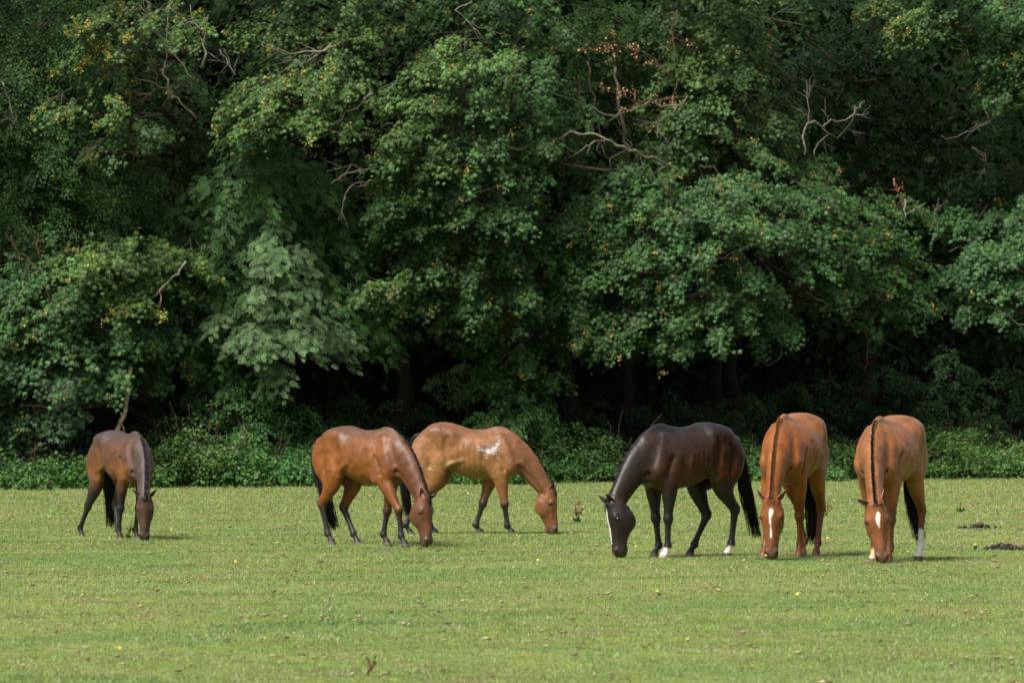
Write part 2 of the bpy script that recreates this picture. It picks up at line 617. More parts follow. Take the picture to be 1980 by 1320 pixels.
    F.chain([(-1.42, 0, 1.42, .04, .012), (-1.38, 0, 1.15, .06, .014), (-1.32, 0, .95, .05, .02)], side, 0.05, 1, sub=True)
    # ------------- head
    prof = [(-.005, -.095, .090, .072), (.06, -.11, .120, .098), (.13, -.128, .145, .124), (.20, -.142, .156, .130), (.28, -.142, .146, .112),
            (.37, -.125, .124, .088), (.46, -.106, .104, .073), (.53, -.104, .094, .070), (.585, -.106, .090, .071), (.612, -.108, .082, .066)]
    F.chain([(*H(u, v, 0), a * HL, c * HL) for u, v, a, c in prof], hw, 0.045, 5)
    AX = np.array([hu, hv, hw])
    for sy in (1, -1):
        F.ball(H(.245, -.205, sy * .066), (.125 * HL, .112 * HL, .046 * HL), 0.04, 5, AX)      # cheek
        F.ball(H(.178, -.050, sy * .100), (.040, .026, .024), 0.03, 5, AX)                       # eye ridge
        F.ball(H(.205, -.076, sy * .148), (.024, .018, .020), 0.02, 5, AX, sub=True)            # eye socket
        F.chain([(*H(.27, -.072, sy * .086), .016, .012), (*H(.40, -.068, sy * .066), .013, .010)], hw, 0.03, 5)   # facial crest
        F.chain([(*H(.30, -.022, sy * .088), .012, .014), (*H(.46, -.035, sy * .074), .014, .012)], hw, 0.03, 5, sub=True)
        F.ball(H(.577, -.046, sy * .048), (.040, .030, .028), 0.03, 5, AX)                      # nostril wing
        F.ball(H(.590, -.032, sy * .074), (.022, .013, .018), 0.010, 5, AX, sub=True)            # nostril
        F.chain([(*H(.620, -.138, sy * .060), .006, .014), (*H(.56, -.145, sy * .075), .006, .012)], hw, 0.012, 5, sub=True)  # mouth
        F.ball(H(.02, -.05, sy * .055), (.03, .03, .025), 0.03, 5, AX)                           # ear base
        F.chain([(*H(.10, -.215, sy * .115), .03, .015), (*H(.03, -.20, sy * .10), .02, .015)], hw, 0.05, 5, sub=True)
    F.ball(H(.575, -.160, 0), (.036, .030, .040), 0.03, 5, AX)                                   # chin
    F.ball(H(.608, -.088, 0), (.026, .046, .050), 0.03, 5, AX)                                   # upper lip
    for dd in P.get("bumps", ()):
        F.ball(dd[:3], dd[3:6], 0.05, 1)

    for sy, key in ((1, "LH"), (-1, "RH")):
        sx = legs[key][0][0] + .865
        F.chain([(-.70 + sx, sy * .315, 1.30, .018, .02), (-.735 + sx, sy * .30, 1.16, .020, .022), (-.745 + sx, sy * .25, 1.03, .024, .024)], side, 0.055, 1, sub=True)
        F.chain([(-.77 + sx, sy * .20, 1.06, .030, .028), (-.66 + sx * .5, sy * .245, 1.13, .022, .022), (-.55, sy * .27, 1.17, .014, .014)], side, 0.06, 1)
        F.chain([(-1.02, sy * .285, 1.42, .02, .014), (-1.05, sy * .275, 1.25, .02, .018), (-1.03 + sx * .6, sy * .265, 1.08, .02, .018)], side, 0.06, 1, sub=True)
        F.ball((-.96, sy * .15, 1.56 + cr), (.16, .10, .09), 0.10, 1)
    for sy in (1, -1):
        F.chain([(-.03, sy * .245, 1.27, .016, .014), (.05, sy * .25, 1.14, .018, .016), (.08, sy * .235, 1.02, .018, .016)], side, 0.045, 1, sub=True)
        g0 = []
        for i in (2, 3, 4, 5):
            c = NK[i][:3]; a = unit(NK[min(i + 1, 6)][:3] - NK[i - 1][:3]); sv = unit(NK[i][5:8])
            upn = np.cross(a, sv); upn = upn if upn[0] + upn[2] > 0 else -upn
            g0.append([*(c - upn * NK[i][3] * .52 + sv * sy * NK[i][4] * .98), .016, .014, *sv])
        F.chain(g0, side, 0.05, 4, sub=True)
    # flat hoof soles
    sl, ax = F.box(F.lo, F.lo + V(9, 9, VOX * 6 + 0.05))
    Z = ax[2][None, None, :]
    F.D[sl] = np.maximum(F.D[sl], -Z)

    eyes = []
    for sy in (1, -1):
        q = H(.200, -.072, sy * .160)
        while F.sample(q) > 0.002 and abs((q - poll) @ hw) > 0.02:
            q = q - hw * sy * 0.003
        eyes.append(q - hw * sy * 0.009)

    v, quads, g = F.surface()
    rib = np.sin(v[:, 0] * 2 * np.pi / .085 + v[:, 2] * 4) * sstep(-.78, -.60, v[:, 0]) * sstep(-.15, -.30, v[:, 0]) * sstep(.98, 1.1, v[:, 2]) * sstep(1.5, 1.3, v[:, 2])
    relief = (vnoise(v, 10, P["seed"] + 40) - .5) * .026 + (vnoise(v, 24, P["seed"] + 41) - .5) * .008
    body = (g == 1) | (g == 4)
    sy_ = np.sign(v[:, 1])
    v[:, 1] += sy_ * body * (rib * .0032 + relief * sstep(.05, .15, np.abs(v[:, 1])))
    ctx = dict(P=P, poll=poll, hu=hu, hv=hv, hw=hw, HL=HL, legs=legs, NK=NK)
    crest_pts = []
    for i in range(len(NK) - 1):
        for t in np.linspace(0, 1, 6):
            crest_pts.append(NK[i] * (1 - t) + NK[i + 1] * t)
    ctx["crest"] = np.array(crest_pts)
    base_fn, mark_fn = P["coat"]
    col = base_fn(v, g, ctx)
    for _ in range(45):
        s_ = np.zeros_like(col); n_ = np.zeros(len(v))
        for a, b_ in ((0, 1), (1, 2), (2, 3), (3, 0)):
            for ch in range(3):
                s_[:, ch] += np.bincount(quads[:, a], col[quads[:, b_], ch], len(v))
            n_ += np.bincount(quads[:, a], None, len(v))
        col = .3 * col + .7 * s_ / np.maximum(n_, 1)[:, None]
    col = mark_fn(col, v, g, ctx)
    # eye rims, nostrils and lips are dark bare skin
    rel = (v - poll) / HL
    hh = np.stack([rel @ hu, rel @ hv, rel @ hw], 1)
    for e in eyes:
        d = np.linalg.norm(v - e, axis=1)
        col = lerp(col, V(.012, .009, .008), np.clip((.043 - d) / .014, 0, 1) * .85)
    for sy in (1, -1):
        d = np.linalg.norm((hh - V(.592, -.032, sy * .064)) * V(1, 1.5, 1), axis=1)
        col = lerp(col, V(.008, .006, .006), np.clip((.030 - d) / .008, 0, 1) * (g == 5))
    m = (g == 5) & (hh[:, 0] > .54) & (np.abs(hh[:, 1] + .140) < .007)
    col[m] = V(.01, .008, .008)
    # hooves
    hoofcol = np.zeros(len(v))
    for key, (a, b2, c2, hf) in legs.items():
        d = np.hypot(v[:, 0] - hf[0], v[:, 1] - hf[1])
        mm = (v[:, 2] < .060) & (d < .10) & ((g == 2) | (g == 3))
        hoofcol[mm] = 1
        col[mm] = V(*P.get("hoof", {}).get(key, (.085, .070, .058)))
    G = Geo()
    G.add(v, quads, [4] * len(quads), np.where((hoofcol[quads] > 0).all(1), 2, 0), col)
    # ears
    ec = P["ear"]
    for sy in (1, -1):
        spread, fwd = ec.get("L" if sy > 0 else "R", (0.55, 0.15))
        base = H(.015, -.050, sy * .066)
        up = -hu * math.cos(spread) + hw * sy * math.sin(spread) + hv * fwd
        op = unit(hv * .55 + hw * sy * .85)
        op = unit(op - unit(up) * (op @ unit(up)))
        ear_geo(G, base + unit(up) * -.02, up, np.cross(op, unit(up)), op, .185, .056, ec["out"], ec["in"])
    for e in eyes:
        sphere(G, e, 0.025, 10, 7, 1, (1, 1, 1))
    me = G.mesh("horse_body", [P["coat_mat"], MAT_EYE, MAT_HOOF], smooth=True)

    # ------------- mane
    M = Geo()
    NKs = subdiv(NK, 8)
    crest = []
    for i in range(len(NKs)):
        a = NKs[max(i - 1, 0)][:3]; c = NKs[min(i + 1, len(NKs) - 1)][:3]
        axn = unit(c - a)
        up = np.cross(axn, unit(NKs[i][5:8])); up = up if up[2] + up[0] * .8 > 0 else -up
        crest.append((NKs[i][:3], up, unit(NKs[i][5:8]), axn, NKs[i][3]))
    pts = []
    for c, up, sv, axn, r in crest:
        q = c + up * (r + .05)
        k = 0
        while F.sample(q) > -0.002 and k < 60:
            q = q - up * .004; k += 1
        pts.append((q, up, sv, axn))
    pts = pts[P["mane"].get("start", 6):-2]
    mn = P["mane"]
    R = np.random.default_rng(P["seed"])
    for _ in range(mn["n"]):
        t = R.uniform(0, len(pts) - 1.001)
        i = int(t); fr = t - i
        q = pts[i][0] * (1 - fr) + pts[i + 1][0] * fr
        up, sv, axn = [unit(pts[i][k] * (1 - fr) + pts[i + 1][k] * fr) for k in (1, 2, 3)]
        fade = min(1.0, .35 + t / 8.0, .5 + (len(pts) - t) / 8.0)
        L = mn["len"] * R.uniform(.7, 1.1) * fade
        fall = mn["side"]
        off = np.clip(R.normal(0, mn.get("w", .008)), -.02, .02)
        if mn.get("roached") and t < 5: L *= 1 + (5 - t) * .5
        p0 = q + sv * off - up * .006
        if mn.get("roached"):
            p1 = p0 + up * L * .45 + axn * L * R.normal(.1, .12)
            p2 = p1 + up * L * .35 + axn * L * R.normal(.15, .12) + sv * L * R.normal(0, .08)
            p3 = p2 + up * L * .2 + axn * L * .1
        else:
            h = R.uniform(.003, .011)
            dr = unit(axn * R.uniform(.5, 1.1) + sv * fall * R.uniform(.5, 1.2))
            p1 = p0 + up * h + dr * L * .25
            p2 = p0 + up * (h - abs(fall) * .004) + dr * L * .65
            p3 = p0 + up * (h - .012 - abs(fall) * L * .3) + dr * L
        cc = np.array(mn["edge"] if abs(off) > mn.get("w", .008) * 1.05 else mn["col"]) * R.uniform(.7, 1.3)
        strand(M, [p0, p1, p2, p3], .0042, .0016, 0, cc)
    if mn.get("forelock", 1):
        for _ in range(70):
            p0 = H(.0 + R.uniform(-.01, .02), -.012 + R.normal(0, .01), R.normal(0, .02))
            L = R.uniform(.07, .15) * mn.get("forelock", 1)
            p1 = p0 + hv * .018 + hu * L * .4
            p2 = p0 + hv * .012 + hu * L + hw * R.normal(0, .02)
            strand(M, [p0, p1, p2], .004, .001, 0, np.array(mn["col"]) * R.uniform(.7, 1.3))
    # ------------- tail
    T = Geo()
    tp = np.array(P["tail"]["pts"], float)
    tp = np.vstack([V(-1.24, 0, 1.575), V(-1.325, 0, 1.52), V(-1.365, 0, 1.40), tp])
    line = subdiv(tp, 6)
    s = np.linspace(0, 1, len(line))
    wid = np.interp(s, [0, .12, .35, .7, 1], P["tail"].get("w", [.030, .048, .066, .080, .060]))
    core = int(len(line) * .5)
    T.tube(line[:core], np.interp(np.linspace(0, 1, core), [0, .5, .85, 1], [.034, .036, .026, .004]), 8, 0, P["tail"]["col"])
    for _ in range(P["tail"].get("n", 560)):
        a = R.uniform(0, 2 * np.pi); rr = math.sqrt(R.uniform(0, 1))
        end = 1 - .5 * R.uniform() ** 1.4
        st = R.uniform(0.03, .3)
        ss = np.linspace(st, end, 9)
        c = np.stack([np.interp(ss, s, line[:, j]) for j in range(3)], 1)
        w = np.interp(ss, s, wid) * rr
        wob = R.normal(0, .014, (9, 3)).cumsum(0) * .55
        wob[:2] = 0
        c = c + np.stack([np.cos(a) * w * .75, np.sin(a) * w, np.zeros(9)], 1) + wob
        base = np.array(P["tail"]["col"])
        if "col_top" in P["tail"]:
            base = base if st > .12 else np.array(P["tail"]["col_top"])
        strand(T, c, .0056, .0022, 0, base * R.uniform(.6, 1.5))
    return me, M.mesh("mane", [MAT_HAIR]), T.mesh("tail", [MAT_HAIR])


def foot(F, Fk, hoof, side):
    cor = hoof + V(-.004, 0, .070)
    d = cor - Fk
    F.chain([(*Fk, .042, .038), (*(Fk + d * .45), .034, .033), (*(Fk + d * .8), .038, .037), (*cor, .046, .045)], side, 0.025, 2 if hoof[0] > -.55 else 3)
    F.chain([(*(cor + V(0, 0, -.012)), .049, .048), (*(hoof + V(.010, 0, .018)), .062, .058), (*(hoof + V(.014, 0, -.03)), .068, .063)], side, 0.008, 2 if hoof[0] > -.55 else 3, n=2)


def sphere(G, c, r, nu, nv, m, col):
    v = [c + V(0, 0, r)]
    for i in range(1, nv):
        th = np.pi * i / nv
        for j in range(nu):
            ph = 2 * np.pi * j / nu
            v.append(c + r * V(math.sin(th) * math.cos(ph), math.sin(th) * math.sin(ph), math.cos(th)))
    v.append(c - V(0, 0, r))
    f, t = [], []
    for j in range(nu):
        f += [0, 1 + j, 1 + (j + 1) % nu]; t.append(3)
    for i in range(nv - 2):
        for j in range(nu):
            a = 1 + i * nu + j; b = 1 + i * nu + (j + 1) % nu
            f += [a, a + nu, b + nu, b]; t.append(4)
    last = len(v) - 1
    for j in range(nu):
        f += [last, last - nu + (j + 1) % nu, last - nu + j]; t.append(3)
    G.add(v, f, t, m, col)


def lerp(a, b, f):
    f = np.clip(np.asarray(f), 0, 1)[:, None]
    return a * (1 - f) + np.asarray(b) * f


def sstep(a, b, x):
    t = np.clip((x - a) / (b - a), 0, 1)
    return t * t * (3 - 2 * t)


def vnoise(v, freq, seed=0):
    """Cheap smooth 3-D noise in 0..1 for coat patches."""
    r = np.random.default_rng(seed)
    out = np.zeros(len(v)); amp = 0
    for o in range(3):
        for _ in range(4):
            k = r.normal(0, 1, 3); k = k / np.linalg.norm(k) * freq * (1.9 ** o) * r.uniform(.7, 1.3)
            out += np.sin(v @ k + r.uniform(0, 6.28)) * (.6 ** o)
        amp += 2.2 * (.6 ** o)
    return np.clip(.5 + .5 * out / amp, 0, 1)


def coat_fn(base, belly=None, top=None, neck=None, head=None, points=None, points_top=(.62, .40), muzzle=None, socks=None, face=None, extra=None, stripe=None, seed=0):
    """Coat colours by body region; all of them pattern of the hair itself."""
    def fn(v, g, ctx):
        base_ = np.broadcast_to(np.array(base, float), (len(v), 3)).copy()
        c = base_
        n1 = vnoise(v, 7, seed); n2 = vnoise(v, 26, seed + 1)
        if belly is not None:
            c = lerp(c, belly, sstep(1.28, 1.0, v[:, 2] + (n1 - .5) * .2) * (g == 1) * .9)
            c = lerp(c, belly, sstep(.16, .0, np.abs(v[:, 0] + .80) + (n1 - .5) * .1) * sstep(1.5, 1.3, v[:, 2]) * (g == 1) * .6)
        if top is not None:
            c = lerp(c, top, sstep(1.42, 1.64, v[:, 2] + (n1 - .5) * .18) * .9)
        if neck is not None:
            c = lerp(c, neck, sstep(.05, .4, v[:, 0] + (n1 - .5) * .2) * ((g == 4) | (g == 1)) * .85)
        rel = (v - ctx["poll"]) / ctx["HL"]
        hh = np.stack([rel @ ctx["hu"], rel @ ctx["hv"], rel @ ctx["hw"]], 1)
        ih = (g == 5) | (np.linalg.norm(rel, axis=1) < .12)
        if head is not None:
            c = lerp(c, head, ih * sstep(-.06, .08, hh[:, 0]) * .95)
        if muzzle is not None:
            c = lerp(c, muzzle, (g == 5) * sstep(.47, .57, hh[:, 0] + (n1 - .5) * .05))
        leg = (g == 2) | (g == 3)
        if points is not None:
            hi = np.where(g == 2, points_top[0], points_top[0] + .08)
            f = sstep(hi, hi - .2, v[:, 2] + (n1 - .5) * .12) * leg
            c = lerp(c, points, f)
        lum = (c @ V(.3, .6, .1))[:, None]
        return np.clip(lum + (c - lum) * 1.25, .004, 1) * .72

    def marks(c, v, g, ctx):
        n1 = vnoise(v, 7, seed); n2 = vnoise(v, 26, seed + 1)
        rel = (v - ctx["poll"]) / ctx["HL"]
        hh = np.stack([rel @ ctx["hu"], rel @ ctx["hv"], rel @ ctx["hw"]], 1)
        leg = (g == 2) | (g == 3)
        if stripe is not None:
            best = np.full(len(v), 9.0); upv = np.zeros(len(v))
            for q in ctx["crest"]:
                r = v - q[:3]
                d = np.linalg.norm(r, axis=1)
                w = np.abs(r @ unit(q[5:8]))
                m = d < best
                best[m] = d[m]; upv[m] = (w + np.where((r[:, 0] * .6 + r[:, 2]) > 0, 0, 9))[m]
            c = lerp(c, stripe, sstep(.020, .010, upv + (n2 - .5) * .006) * ((g == 4) | (g == 1) & (v[:, 0] > .12)))
        if socks:
            for key, (h, sc) in socks.items():
                hf = ctx["legs"][key]
                d = np.minimum(np.hypot(v[:, 0] - hf[3][0], v[:, 1] - hf[3][1]), np.hypot(v[:, 0] - hf[2][0], v[:, 1] - hf[2][1]))
                c = lerp(c, sc, sstep(h + .02, h - .02, v[:, 2] + (n2 - .5) * .04) * (d < .13) * leg)
        if face is not None:
            c = face(c, hh, g, n2)
        if extra is not None:
            c = extra(c, v, g, n1, n2)
        dust = sstep(.55, .75, vnoise(v, 16, seed + 7)) * sstep(.35, .8, vnoise(v, 55, seed + 8)) * sstep(.9, 1.2, v[:, 2])
        c = lerp(c, c * .95 + V(.012, .010, .008), dust * .35)
        return c * (0.85 + .30 * n2[:, None]) * (.9 + .2 * vnoise(v, 70, seed + 9)[:, None])
    return fn, marks

MAT_EYE, _nt, _p = new_mat("horse_eye", 0.08, 0.8)
_n = noise(_nt, 30.0)
_nt.links.new(ramp(_nt, _n.outputs[0], [(0.3, (.006, .004, .003)), (0.8, (.02, .011, .006))]).outputs[0], _p.inputs["Base Color"])
MAT_HOOF = tint_mat("hoof_horn", 0.6, 0.35, 40.0, 0.6, 1.35, 0.002)
MAT_HAIR = tint_mat("horse_hair", 0.6, 0.25, 30.0, 0.7, 1.3)


def coat_mat(name, rough=0.56, spec=0.34):
    m, nt, p = new_mat(name, rough, spec)
    at = nt.nodes.new("ShaderNodeAttribute"); at.attribute_name = "tint"
    n = noise(nt, 5.0, 6.0)
    n2 = noise(nt, 90.0, 3.0, stretch=(1, 1, 0.25))
    r = ramp(nt, n.outputs[0], [(0.3, (.82,) * 3), (0.7, (1.18,) * 3)])
    r2 = ramp(nt, n2.outputs[0], [(0.25, (.78,) * 3), (0.75, (1.22,) * 3)])
    c = mixc(nt, at.outputs[0], r.outputs[0], 1.0, 'MULTIPLY')
    c = mixc(nt, c, r2.outputs[0], 1.0, 'MULTIPLY')
    nt.links.new(c, p.inputs["Base Color"])
    rr = nt.nodes.new("ShaderNodeMapRange")
    rr.inputs["To Min"].default_value = rough - .16
    rr.inputs["To Max"].default_value = rough + .14
    nt.links.new(n.outputs[0], rr.inputs[0])
    nt.links.new(rr.outputs[0], p.inputs["Roughness"])
    p.inputs["Sheen Weight"].default_value = 0.03
    p.inputs["Sheen Roughness"].default_value = 0.4
    b = nt.nodes.new("ShaderNodeBump"); b.inputs["Distance"].default_value = 0.018; b.inputs["Strength"].default_value = .55
    nb = noise(nt, 8.0, 4.0, .5, stretch=(1.6, 1, .8))
    nt.links.new(nb.outputs[0], b.inputs["Height"]); nt.links.new(b.outputs[0], p.inputs["Normal"])
    return m


def blaze(width, u0, u1, pts=None):
    def fn(c, hh, g, n2):
        u = hh[:, 0]
        w = np.interp(u, [p[0] for p in pts], [p[1] for p in pts]) if pts else np.full(len(u), width)
        cx = np.interp(u, [p[0] for p in pts], [p[2] for p in pts]) if pts else 0.0
        m = (g == 5) & (u > u0) & (u < u1) & (hh[:, 1] > -.075)
        f = sstep(0.004, -0.004, np.abs(hh[:, 2] - cx) + (n2 - .5) * .014 - w)
        return lerp(c, (.72, .69, .66), f * m)
    return fn


def scar(c, v, g, n1, n2):
    """Bald pink-white scars on the light bay's ribs."""
    m = (g == 1) & (v[:, 1] < -.05)
    d = np.hypot((v[:, 0] + .11) * .9, (v[:, 2] - 1.33) * 1.25)
    f = sstep(.02, -.02, d - .078 + (n2 - .5) * .22 + (vnoise(v, 52, 9) - .5) * .34) * (.55 + .45 * vnoise(v, 90, 4))
    ring = sstep(.05, -.02, d - .125 + (n2 - .5) * .16 + (vnoise(v, 44, 9) - .5) * .22)
    c = lerp(c, (.20, .15, .13), ring * m * .8)
    return lerp(c, (.50, .42, .41), f * m)


EAR = lambda out, inn, L=(.55, .1), R=(.55, .1): {"out": np.array(out), "in": np.array(inn), "L": L, "R": R}
BLACK = (.016, .013, .013)
HORSES = [
    dict(name_label="dark bay horse at far left grazing toward the camera with grey brown neck",
         px=262, foot=1043, height=1.53, yaw=-60, seed=1, rough=.62, neck_yaw=-17, head_yaw=-26, head_pitch=4, reach=.98,
         feet=dict(LF=(-.20, .12), RF=(-.22, -.16), LH=(-.76, .08), RH=(-1.52, -.23)),
         coat=coat_fn((.105, .050, .026), belly=(.20, .085, .033), top=(.058, .042, .038), neck=(.058, .045, .043), head=(.062, .032, .021), points=BLACK,
                      points_top=(.86, .5), muzzle=(.03, .024, .022), stripe=BLACK, seed=1),
         ear=EAR((.05, .028, .02), (.02, .014, .012), (.75, -.1), (.75, -.1)),
         mane=dict(n=2600, len=.05, side=.2, col=(.004, .006, .007), edge=(.012, .010, .010), w=.010),
         tail=dict(col=(.014, .011, .010), pts=[(-1.40, .08, 1.15), (-1.37, .16, .85), (-1.35, .19, .5), (-1.35, .19, .18)])),
    dict(name_label="bay horse stepping with its near foreleg forward, overlapping the lighter bay horse behind",
         px=750, foot=1054, height=1.585, yaw=-42, seed=2, neck_yaw=-4, head_yaw=-3, head_pitch=5, reach=1.02,
         feet=dict(LF=(-.14, .13), RF=(.47, -.15), LH=(-.72, .12), RH=(-.98, -.14)), joint=dict(RF=(.36, .52)),
         coat=coat_fn((.20, .078, .030), belly=(.26, .105, .038), top=(.105, .060, .042), neck=(.115, .050, .028), head=(.135, .062, .038), points=BLACK,
                      points_top=(.62, .5), muzzle=(.085, .055, .045), stripe=BLACK, seed=2),
         ear=EAR((.10, .045, .028), (.03, .018, .014), (1.05, .15), (.2, .15)),
         mane=dict(n=2600, len=.055, side=.6, col=(.012, .010, .011), edge=(.03, .02, .02), w=.010),
         tail=dict(col=(.013, .011, .010), pts=[(-1.40, -.0, 1.1), (-1.28, .02, .75), (-1.18, .03, .45), (-1.10, .04, .22)])),
    dict(name_label="light bay horse with white scars behind its shoulder, half behind the darker bay",
         px=966, foot=1033, height=1.60, yaw=-4, seed=3, neck_yaw=2, head_yaw=-6, head_pitch=6, reach=1.04,
         croup=.055, feet=dict(LF=(-.31, .12), RF=(.20, -.13), LH=(-1.02, .12), RH=(-1.38, -.14)),
         coat=coat_fn((.262, .128, .060), belly=(.335, .195, .100), top=(.185, .095, .058), neck=(.185, .090, .050), head=(.205, .092, .048), points=BLACK,
                      points_top=(.66, .5), muzzle=(.10, .065, .05), extra=scar, stripe=BLACK, seed=3),
         ear=EAR((.13, .055, .03), (.03, .018, .014), (.3, .45), (.2, .5)),
         mane=dict(n=2600, len=.055, side=.6, col=(.012, .010, .010), edge=(.025, .02, .018), w=.010),
         tail=dict(col=(.013, .011, .010), pts=[(-1.47, 0, 1.1), (-1.48, 0, .8), (-1.45, 0, .5), (-1.42, 0, .3)])),
    dict(name_label="near black horse with white blaze and two white pasterns, grazing to the left",
         px=1274, foot=1077, height=1.62, yaw=-138, seed=4, rough=.50, neck_yaw=-4, head_yaw=-22, head_pitch=-6, reach=1.03,
         feet=dict(LF=(.04, .13), RF=(-.05, -.13), LH=(-1.06, .15), RH=(-.68, -.13)),
         coat=coat_fn((.030, .0155, .0095), belly=(.068, .027, .011), top=(.015, .013, .014), neck=(.020, .014, .012), head=(.016, .013, .012), points=(.011, .010, .011),
                      points_top=(.9, .5), muzzle=(.045, .026, .018), socks={"LF": (.135, (.68, .63, .58)), "LH": (.135, (.68, .63, .58))},
                      face=blaze(.035, .06, .50, [(0, .01, 0), (.1, .020, 0), (.3, .018, 0), (.52, .015, 0)]), stripe=(.008, .008, .008), seed=4),
         hoof={"LF": (.42, .33, .24)},
         ear=EAR((.022, .016, .014), (.016, .012, .010), (.2, .65), (.3, 1.0)),
         mane=dict(n=2600, len=.05, side=-.5, col=(.008, .008, .008), edge=(.012, .01, .01), w=.010),
         tail=dict(col=(.010, .009, .010), pts=[(-1.47, .02, 1.1), (-1.52, .03, .85), (-1.61, .04, .55), (-1.70, .05, .24)])),
    dict(name_label="chestnut horse with white star and thin strip, dark tail and copper legs",
         px=1516, foot=1078, height=1.735, yaw=-108, seed=5, neck_yaw=4, head_yaw=7, head_pitch=2, reach=.98, belly=1.10,
         feet=dict(LF=(-.12, .15), RF=(.28, -.18), LH=(-.90, .17), RH=(-1.15, -.06)),
         coat=coat_fn((.295, .112, .044), belly=(.27, .110, .046), top=(.25, .118, .064), neck=(.27, .110, .050), head=(.215, .084, .040), points=(.17, .062, .026),
                      points_top=(.8, .5), muzzle=(.10, .065, .05), 
                      face=blaze(.02, .09, .42, [(.09, .004, .0), (.13, .027, .004), (.165, .019, -.002), (.21, .005, -.008), (.25, .007, -.006), (.29, .003, -.004), (.34, .010, .0), (.42, .006, .0)]), stripe=(.15, .05, .02), seed=5),
         ear=EAR((.22, .09, .04), (.10, .05, .03), (.65, 0), (.65, 0)),
         mane=dict(start=4, n=2400, len=.035, side=.15, roached=1, col=(.16, .055, .022), edge=(.36, .17, .065), w=.013, forelock=.5),
         tail=dict(col=(.028, .016, .014), pts=[(-1.40, 0, 1.1), (-1.34, .01, .8), (-1.30, .03, .5), (-1.28, .03, .16)])),
    dict(name_label="chestnut horse with white diamond star, black mane stripe and one tall white sock",
         px=1700, foot=1086, height=1.70, yaw=-111, seed=6, neck_yaw=15, head_yaw=22, head_pitch=3, head_roll=7, reach=.97, belly=1.10,
         feet=dict(LF=(.12, .14), RF=(-.08, -.10), LH=(-.98, .21), RH=(-.88, -.13)),
         coat=coat_fn((.300, .127, .057), belly=(.275, .120, .056), top=(.26, .130, .076), neck=(.275, .124, .066), head=(.235, .096, .046), points=(.165, .066, .030),
                      points_top=(.8, .5), muzzle=(.17, .105, .075), socks={"LH": (.36, (.72, .69, .65)), "RF": (.17, (.50, .32, .18))},
                      face=blaze(.02, .10, .27, [(.10, .010, .008), (.135, .026, .006), (.17, .027, .0), (.21, .018, -.003), (.27, .003, .005)]), stripe=(.02, .013, .011), seed=6),
         ear=EAR((.25, .105, .05), (.10, .05, .03), (.3, -.1), (1.0, 0)),
         mane=dict(start=4, n=2400, len=.035, side=.1, roached=1, col=(.016, .011, .010), edge=(.34, .16, .07), w=.011, forelock=.4),
         tail=dict(col=(.022, .015, .014), pts=[(-1.40, .0, 1.1), (-1.34, .03, .8), (-1.26, .09, .55), (-1.20, .17, .22)], n=620, w=[.03, .05, .075, .085, .05])),
]


def place_horses():
    for P in HORSES:
        P["coat_mat"] = coat_mat("coat", P.get("rough", .52), .40)
        x, d = ground_at(P["px"], P["foot"])
        body, mane, tail = build_horse(P)
        t = thing("horse", P["name_label"], "horse", (x, d, -.018), math.radians(P["yaw"]), "horses grazing in the field")
        t.scale = (P["height"] / 1.64,) * 3
        link("body", body, t)
        link("mane", mane, t)
        link("tail", tail, t)

# ------------------------------------------------------------------ setting: pasture, woodland floor, bank
def edge_y(x):
    """Depth of the foot of the wood at world x."""
    return 113.6 + 0.85 * np.asarray(x, dtype=float) + 0.7 * np.sin(np.asarray(x) * 0.55 + 1.0) + 0.35 * np.sin(np.asarray(x) * 1.7)


def fbm2(x, y, freq, seed, oct=3):
    r = np.random.default_rng(seed)
    out = np.zeros(np.broadcast(x, y).shape); tot = 0
    for o in range(oct):
        for _ in range(5):
            a = r.uniform(0, 2 * np.pi); f = freq * (2.1 ** o) * r.uniform(.6, 1.5)
            out = out + np.sin((x * math.cos(a) + y * math.sin(a)) * f + r.uniform(0, 6.28)) * (.55 ** o)
        tot += 2.0 * (.55 ** o)
    return np.clip(.5 + .5 * out / tot, 0, 1)


def ground_h(x, y):
    h = (fbm2(x, y, 1.1, 11) - .5) * .05 + (fbm2(x, y, 4.0, 12) - .5) * .022
    far = np.clip((np.asarray(y) - 8) / 10, 0, 1)
    return h * far


def build_ground():
    ys = np.concatenate([np.linspace(-40, 12, 12), np.arange(13, 140, .32), np.linspace(141, 420, 30)])
    xs = np.concatenate([np.linspace(-320, -30, 24), np.arange(-29, 29.1, .36), np.linspace(30, 320, 24)])
    X, Y = np.meshgrid(xs, ys)
    Z = ground_h(X, Y)
    v = np.stack([X, Y, Z], -1).reshape(-1, 3)
    nx, ny = len(xs), len(ys)
    i, j = np.meshgrid(np.arange(ny - 1), np.arange(nx - 1), indexing='ij')
    a = (i * nx + j).ravel()
    q = np.stack([a, a + 1, a + nx + 1, a + nx], 1)
    m, nt, p = new_mat("pasture_soil", 0.9, 0.2)
    n1 = noise(nt, .35, 5.0); n2 = noise(nt, 6.0, 6.0); n3 = noise(nt, 1.4, 4.0)
    green = ramp(nt, n1.outputs[0], [(.3, (.11, .155, .032)), (.55, (.15, .195, .045)), (.75, (.19, .22, .062))])
    fine = ramp(nt, n2.outputs[0], [(.3, (.62,) * 3), (.7, (1.2,) * 3)])
    c = mixc(nt, green.outputs[0], fine.outputs[0], 1.0, 'MULTIPLY')
    br = ramp(nt, n3.outputs[0], [(.62, (0, 0, 0)), (.74, (.6, .6, .6))])
    c = mixc(nt, c, (.13, .095, .055), br.outputs[0])
    nt.links.new(c, p.inputs["Base Color"])
    me = mesh_np("pasture", v, q, [4] * len(q), m, smooth=True)
    tag(link("pasture", me), kind="structure")


